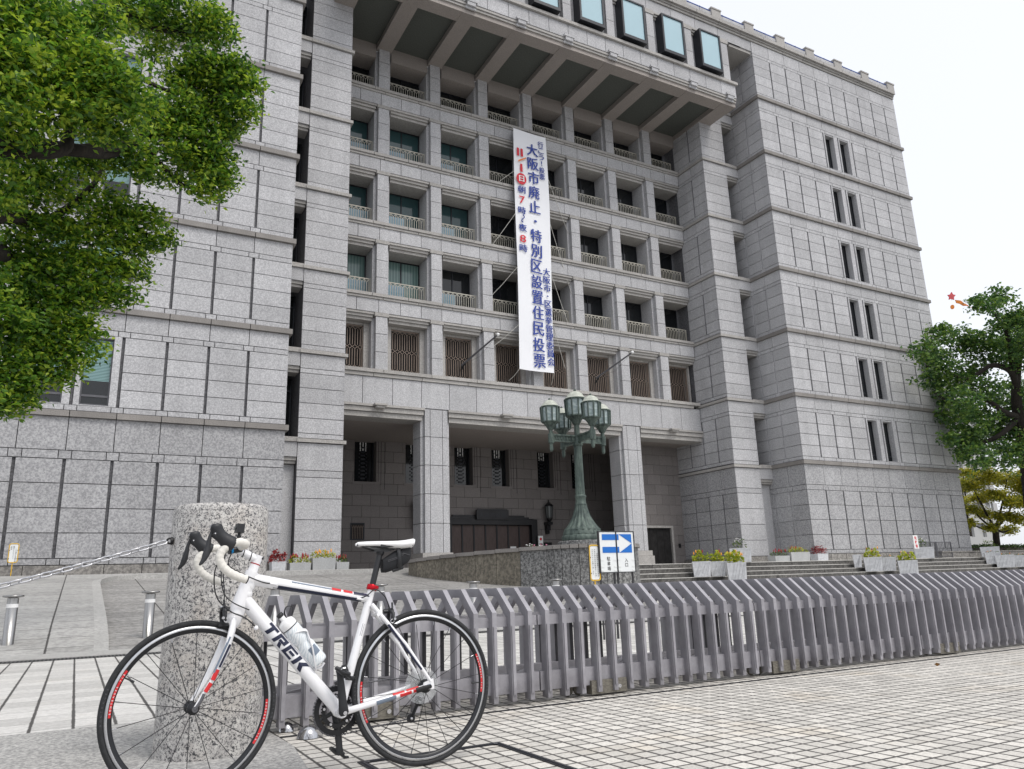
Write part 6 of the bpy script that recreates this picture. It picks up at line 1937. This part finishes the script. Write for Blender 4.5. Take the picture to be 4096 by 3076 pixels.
# brakes
def brake(c, tr, name, parent, s=1):
    b = MB()
    for sy in (-1, 1):
        b.tube([tr(c+Vector((0, sy*.006, .028))), tr(c+Vector((-.006*s, sy*.030, .012))), tr(c+Vector((-.004*s, sy*.032, -.018))), tr(c+Vector((-.004*s, sy*.024, -.040)))], [.010, .009, .008, .006], 8)
        b.hexa([tr(c+Vector((-.026, sy*.0165-.005, -.046))), tr(c+Vector((.026, sy*.0165-.005, -.046))), tr(c+Vector((.026, sy*.0165+.005, -.046))), tr(c+Vector((-.026, sy*.0165+.005, -.046)))], [tr(c+Vector((-.026, sy*.0165-.005, -.034))), tr(c+Vector((.026, sy*.0165-.005, -.034))), tr(c+Vector((.026, sy*.0165+.005, -.034))), tr(c+Vector((-.026, sy*.0165+.005, -.034)))])
    b.tube([tr(c+Vector((-.018*s, 0, .022))), tr(c+Vector((.03*s, 0, .022)))], .010, 8)
    b.tube([tr(c+Vector((-.006*s, -.02, .03))), tr(c+Vector((-.008*s, -.012, .06)))], .0045, 6)
    o = b.build(name, 'black_plastic', parent, local=True)
    q = MB(); q.tube([tr(c+Vector((-.012*s, -.036, -.012))), tr(c+Vector((-.012*s, -.04, -.012)))], .006, 8); q.ball(tr(c+Vector((-.012*s, 0, .030))), .007, 8)
    q.torus(tr(c+Vector((.0, -.036, -.022))), .008, .0022, (1, 0, 0), (0, 0, 1), 12, 5); q.build('bolts', 'alloy', o, local=True)
brake(bp(-.880, .685), lambda v: sp_(v), 'front_brake', bike)
brake(bp(-.158, .645), lambda v: v, 'rear_brake', bike, -1)
# cranks, rings, chain
Rx = Matrix.Rotation(PI/2, 4, 'X')
def ringmesh(name, r_out, r_in, y, teeth):
    m = MB(); n = teeth*4; vs = []; c = bp(BBX, BBZ, y)
    for yy in (-.0015, .0015):
        for k in range(n):
            a = 2*PI*k/n; r = r_out+(.004 if k % 4 in (0, 1) else -.001)
            vs.append(c+Vector((r*math.cos(a), yy, r*math.sin(a))))
        for k in range(n):
            a = 2*PI*k/n; vs.append(c+Vector((r_in*math.cos(a), yy, r_in*math.sin(a))))
    f = []
    for k in range(n):
        j = (k+1) % n
        f += [(k, j, n+j, n+k), (2*n+k, 3*n+k, 3*n+j, 2*n+j), (k, 2*n+k, 2*n+j, j), (n+k, n+j, 3*n+j, 3*n+k)]
    m.add(vs, f); return m
cr_ = ringmesh('chainring', .100, .078, .045, 50)
cr2 = ringmesh('chainring', .068, .052, .038, 34)
crk = MB()
def arm_(mb, a, y, L=.1725):
    d = Vector((math.cos(a), 0, math.sin(a))); c = bp(BBX, BBZ, y)
    mb.tube([c-d*.012, c, c+d*.05, c+d*(L-.02), c+d*L, c+d*(L+.012)], [.013, .019, .0155, .0125, .0145, .009], 12, False, 0, (.6, 1.15) if True else None)
arm_(crk, math.radians(97), -.062); crk.tube([bp(BBX, BBZ, -.07), bp(BBX, BBZ, .06)], .012, 12)
arm_(crk, math.radians(277), .062)
for k in range(5):
    a = math.radians(277+72*k); d = Vector((math.cos(a), 0, math.sin(a))); c = bp(BBX, BBZ, .05)
    crk.tube([c+d*.015, c+d*.085], [.011, .007], 6)
cranks = crk.build('crankset', 'black_plastic', bike, local=True)
cr_.build('chainring', 'black_metal', cranks, local=True); cr2.build('chainring', 'black_metal', cranks, local=True)
m = MB()
for k in range(5):
    a = math.radians(277+36+72*k); m.tube([bp(BBX+.060*math.cos(a), BBZ+.060*math.sin(a), .030), bp(BBX+.060*math.cos(a), BBZ+.060*math.sin(a), .05)], .0058, 8)
m.tube([bp(BBX, BBZ, -.083), bp(BBX, BBZ, -.0845)], .0085, 10)
m.build('ring_bolts', 'alloy', cranks, local=True)
for a, y0_ in ((97, -.075), (277, .075)):
    d = Vector((math.cos(math.radians(a)), 0, math.sin(math.radians(a)))); c = bp(BBX, BBZ, y0_)+d*.1725; s = -1 if y0_ < 0 else 1
    p = MB(); p.tube([c, c+Vector((0, s*.055, 0))], [.008, .011], 10)
    p.tube([c+Vector((-.028, s*.03, .014)), c+Vector((.0, s*.032, -.006)), c+Vector((.03, s*.03, -.016))], [.012, .018, .012], 8, False, 0, (.7, 1.6))
    p.tube([c+Vector((.008, s*.03, -.005)), c+Vector((.034, s*.03, -.03)), c+Vector((.05, s*.03, -.03))], [.012, .012, .008], 8, False, 0, (.6, 1.8))
    po = p.build('pedal', 'black_plastic', cranks, local=True)
    q = MB(); q.tube([c+Vector((-.006, s*.05, .004)), c+Vector((-.006, s*.052, .004))], .008, 8); q.build('pedal_cap', 'alloy', po, local=True)
chn = MB()
def chain_line(pts):
    n = max(1, int((Vector(pts[-1])-Vector(pts[0])).length/.0127)); a, b = Vector(pts[0]), Vector(pts[-1])
    for i in range(n):
        p, q = a.lerp(b, i/n), a.lerp(b, (i+.8)/n); chn.tube([p, q], .0038 if i % 2 else .0030, 4)
chain_line([bp(BBX+.01, BBZ+.101, .045), bp(.0, RW_+.040, .036)])
for k in range(24):
    a0, a1 = math.radians(88+k*7.5), math.radians(88+k*7.5+6); chn.tube([bp(BBX+.102*math.cos(a0), BBZ+.102*math.sin(a0), .045), bp(BBX+.102*math.cos(a1), BBZ+.102*math.sin(a1), .045)], .0045 if k % 2 else .0035, 4)
chain_line([bp(BBX+.02, BBZ-.1, .045), bp(-.035, .197, .040)])
chain_line([bp(-.06, .20, .040), bp(-.012, .262, .040)]); chain_line([bp(.014, .27, .04), bp(.03, RW_-.02, .038)])
chn.build('chain', 'frame_grey', bike, local=True)
rd = MB(); rd.tube([bp(.004, .318, .05), bp(.0, .285, .055), bp(-.01, .262, .05)], [.009, .014, .012], 8); rd.tube([bp(-.008, .264, .04), bp(-.04, .20, .04)], [.012, .010], 8, False, 0, (.5, 1.6))
for p in (bp(-.006, .262, .04), bp(-.045, .196, .04)): rd.lathe([(.019, -.006), (.019, .006)], p, 14, 0, False, Rx)
rdo = rd.build('rear_derailleur', 'black_metal', bike, local=True)
m = MB(); m.ball(bp(-.006, .262, .03), .007, 8); m.ball(bp(-.045, .196, .03), .007, 8); m.build('bolts', 'alloy', rdo, local=True)
fd = MB(); fd.tube([bp(-.345, .37, .0), bp(-.345, .37, .05)], .012, 8); fd.tube(smooth([bp(-.39, .362, .052), bp(-.35, .372, .052), bp(-.30, .345, .052), bp(-.285, .32, .052)], 4), .012, 6, False, 0, (1.4, .35)); fd.build('front_derailleur', 'black_metal', bike, local=True)
# sensor on the near chain stay / seat tube
m = MB(); m.tube([bp(-.378, .452, -.03), bp(-.372, .425, -.032), bp(-.374, .398, -.03)], [.012, .016, .012], 8); m.tube([bp(-.37, .398, -.03), bp(-.335, .392, -.03)], .008, 8); m.torus(bp(-.339, .395, -.005), .021, .002, (0, 1, 0), (.95, 0, -.2), 16, 5)
so = m.build('cadence_sensor', 'black_plastic', bike, local=True)
m = MB(); m.tube([bp(-.40, .437, -.078), bp(-.385, .44, -.078)], .008, 8); m.build('magnet', 'alloy', so, local=True)
# bottle cage
cg = MB()
nrm = Vector((-dd.z, 0, dd.x)); nrm = nrm if nrm.z > 0 else -nrm
cb0 = bp(-.806, .745)+dd*.25
for sy in (-1, 1):
    cg.tube(smooth([cb0+dd*.02+nrm*.03, cb0+dd*.0+nrm*.062+Vector((0, sy*.030, 0)), cb0+dd*.02+nrm*.10+Vector((0, sy*.034, 0)), cb0+dd*.04+nrm*.105+Vector((0, sy*.02, 0))], 4), .0052, 8, False, 0, (1.6, .7))
    cg.tube(smooth([cb0+dd*.04+nrm*.10+Vector((0, sy*.030, 0)), cb0+dd*.10+nrm*.075+Vector((0, sy*.040, 0)), cb0+dd*.165+nrm*.04+Vector((0, sy*.03, 0)), cb0+dd*.185+nrm*.035+Vector((0, sy*.012, 0))], 4), .0052, 8, False, 0, (1.5, .7))
cg.tube([cb0+dd*.0+nrm*.030, cb0+dd*.18+nrm*.030], .006, 8, False, 0, (.6, 2.0)); cg.tube([cb0+dd*.18+nrm*.03, cb0+dd*.195+nrm*.06, cb0+dd*.19+nrm*.08], .006, 8)
cg.build('bottle_cage', 'bike_white', bike, local=True)

# things carried by the bicycle
def world_of(v): return bike.location+BM @ Vector(v)
def carried(mb, name, mats, parent):
    mb.v = [tuple(world_of(p)) for p in mb.v]; return mb.build(name, mats, parent)
bt = thing('water_bottle', 'clear patterned water bottle in the cage on the bicycle down tube', 'bottle', world_of(cb0+dd*.17+nrm*.064))
Mb = (-dd).to_track_quat('Z', 'Y').to_matrix().to_4x4()
bc = cb0+dd*.178+nrm*.068
def lat(prof_, mat, nm):
    m = MB(); m.lathe(prof_, (0, 0, 0), 24, 0, True, Mb); m.v = [tuple(Vector(p)+bc) for p in m.v]; carried(m, nm, mat, bt)
lat([(.02, 0), (.034, .003), (.037, .012), (.037, .10), (.031, .112), (.031, .122), (.037, .135), (.037, .195), (.035, .202)], 'bottle', 'body')
lat([(.036, .204), (.0365, .222), (.033, .236), (.020, .243), (.012, .246), (.012, .262)], 'white_paint', 'cap')
lat([(.011, .262), (.015, .266), (.014, .278), (.006, .281)], 'black_plastic', 'spout')
lat([(.0372, .2035), (.0372, .2065)], 'black_plastic', 'band')
m = MB(); lp0 = bc-dd*.235
m.tube([p for p in smooth([lp0+nrm*.012, lp0-dd*.03+nrm*.018+Vector((0, -.004, 0)), lp0-dd*.045+nrm*.042, lp0-dd*.025+nrm*.06, lp0+nrm*.036], 5)], .0045, 6, False, 0, (.4, 1.5)); carried(m, 'strap', 'black_plastic', bt)
m = MB()
vs = []
for t_ in (.045, .085):
    for k in range(7):
        th = -.55+1.1*k/6; vs.append(bc-dd*t_+nrm*(.0378*math.sin(th+.25))+Vector((0, -.0378*math.cos(th+.25), 0)))
m.add(vs, [(k, k+1, 8+k, 7+k) for k in range(6)]); carried(m, 'label_patch', 'decal_grey', bt)
sb = thing('saddle_bag', 'black saddle bag strapped under the white saddle', 'bag', world_of(bp(-.12, .865)))
m = MB()
sec = [(-.195, .870, .022, .030), (-.175, .876, .034, .036), (-.14, .892, .042, .042), (-.10, .910, .046, .044), (-.075, .922, .046, .042), (-.064, .928, .036, .034)]
rg = []
for (x, zc_, hw, hh) in sec:
    rg.append([bp(x, zc_+hh*math.copysign(abs(math.sin(a))**.7, math.sin(a)), hw*math.copysign(abs(math.cos(a))**.7, math.cos(a))) for a in [2*PI*k/16 for k in range(16)]])
m.add([p for q in rg for p in q], [(i*16+k, (i+1)*16+k, (i+1)*16+(k+1) % 16, i*16+(k+1) % 16) for i in range(len(rg)-1) for k in range(16)], 0, True); m.add(rg[0], [tuple(range(16))]); m.add(rg[-1], [tuple(range(15, -1, -1))])
carried(m, 'pouch', 'bag', sb)
m = MB(); m.tube([bp(-.178, .893, -.0345), bp(-.14, .905, -.044), bp(-.105, .924, -.0475), bp(-.075, .915, -.0485)], .0011, 5); m.tube([bp(-.178, .887, -.0355), bp(-.14, .899, -.045), bp(-.105, .918, -.0485)], .0011, 5); carried(m, 'piping', 'frame_grey', sb)
m = MB(); m.tube([bp(-.125, .958, -.03), bp(-.125, .92, -.0475), bp(-.125, .87, -.044), bp(-.118, .856, -.02), bp(-.118, .856, .02)], .010, 6, False, 0, (.35, 1.2)); m.tube([bp(-.15, .848, -.02), bp(-.10, .862, -.02)], .009, 6); carried(m, 'strap', 'black_plastic', sb)
ca = thing('action_camera', 'small black action camera on a mount at the handlebar', 'camera', world_of(sp_(bp(-.852, .985, .02))))
m = MB()
def cbox(mb, c, hx, hy, hz, a=.0):
    ex, ez = Vector((math.cos(a), 0, math.sin(a))), Vector((-math.sin(a), 0, math.cos(a))); ey = Vector((0, 1, 0)); c = Vector(c)
    mb.hexa([sp_(c+ex*sx*hx+ey*sy*hy-ez*hz) for sx, sy in ((-1, -1), (1, -1), (1, 1), (-1, 1))], [sp_(c+ex*sx*hx+ey*sy*hy+ez*hz) for sx, sy in ((-1, -1), (1, -1), (1, 1), (-1, 1))])
cbox(m, (-.828, .04, 1.042), .015, .024, .019, -.1); carried(m, 'body', 'black_plastic', ca)
m = MB(); m.tube([sp_(bp(-.843, 1.045, .047)), sp_(bp(-.848, 1.046, .047))], .009, 12); cbox(m, (-.812, .04, 1.042), .0015, .018, .014, -.1); carried(m, 'lens', 'lamp_glass_dark', ca)
m = MB(); m.tube([sp_(bp(-.828, 1.022, .04)), sp_(bp(-.83, .99, .04)), sp_(bp(-.85, .965, .035))], [.007, .008, .014], 10); m.ball(sp_(bp(-.829, 1.008, .04)), .010, 8); carried(m, 'mount', 'black_plastic', ca)
li = thing('bike_light', 'black and blue clamp light on the handlebar beside the stem', 'light', world_of(sp_(bp(-.88, .94, -.075))))
m = MB(); m.tube([sp_(bp(-.845, .948, -.085)), sp_(bp(-.90, .94, -.088))], [.013, .015], 12); carried(m, 'body', 'black_plastic', li)
m = MB(); m.torus(sp_(CLP+Vector((0, -.07, 0))), .018, .005, (1, 0, 0), (0, 0, 1), 20, 8); m.tube([sp_(bp(-.885, .945, -.089)), sp_(bp(-.893, .943, -.09))], .0165, 12); m.ball(sp_(bp(-.882, .962, -.075)), .012, 8); carried(m, 'clamp', 'blue_alloy', li)
gp = thing('cycle_computer', 'small black cycle computer mount on the bicycle stem', 'computer', world_of(sp_(bp(-.80, .945, 0))))
m = MB(); c_ = sp_(bp(-.815, .968, 0)); m.hexa([c_+Vector((-.024, -.018, .002)), c_+Vector((.024, -.018, -.006)), c_+Vector((.024, .018, -.006)), c_+Vector((-.024, .018, .002))], [c_+Vector((-.024, -.018, .013)), c_+Vector((.024, -.018, .006)), c_+Vector((.024, .018, .006)), c_+Vector((-.024, .018, .013))]); carried(m, 'body', 'black_plastic', gp)
m = MB(); c_ = sp_(bp(-.815, .968, 0)); m.hexa([c_+Vector((-.019, -.014, .0125)), c_+Vector((.019, -.014, .0068)), c_+Vector((.019, .014, .0068)), c_+Vector((-.019, .014, .0125))], [c_+Vector((-.019, -.014, .0135)), c_+Vector((.019, -.014, .0078)), c_+Vector((.019, .014, .0078)), c_+Vector((-.019, .014, .0135))]); carried(m, 'screen', 'lamp_glass_dark', gp)
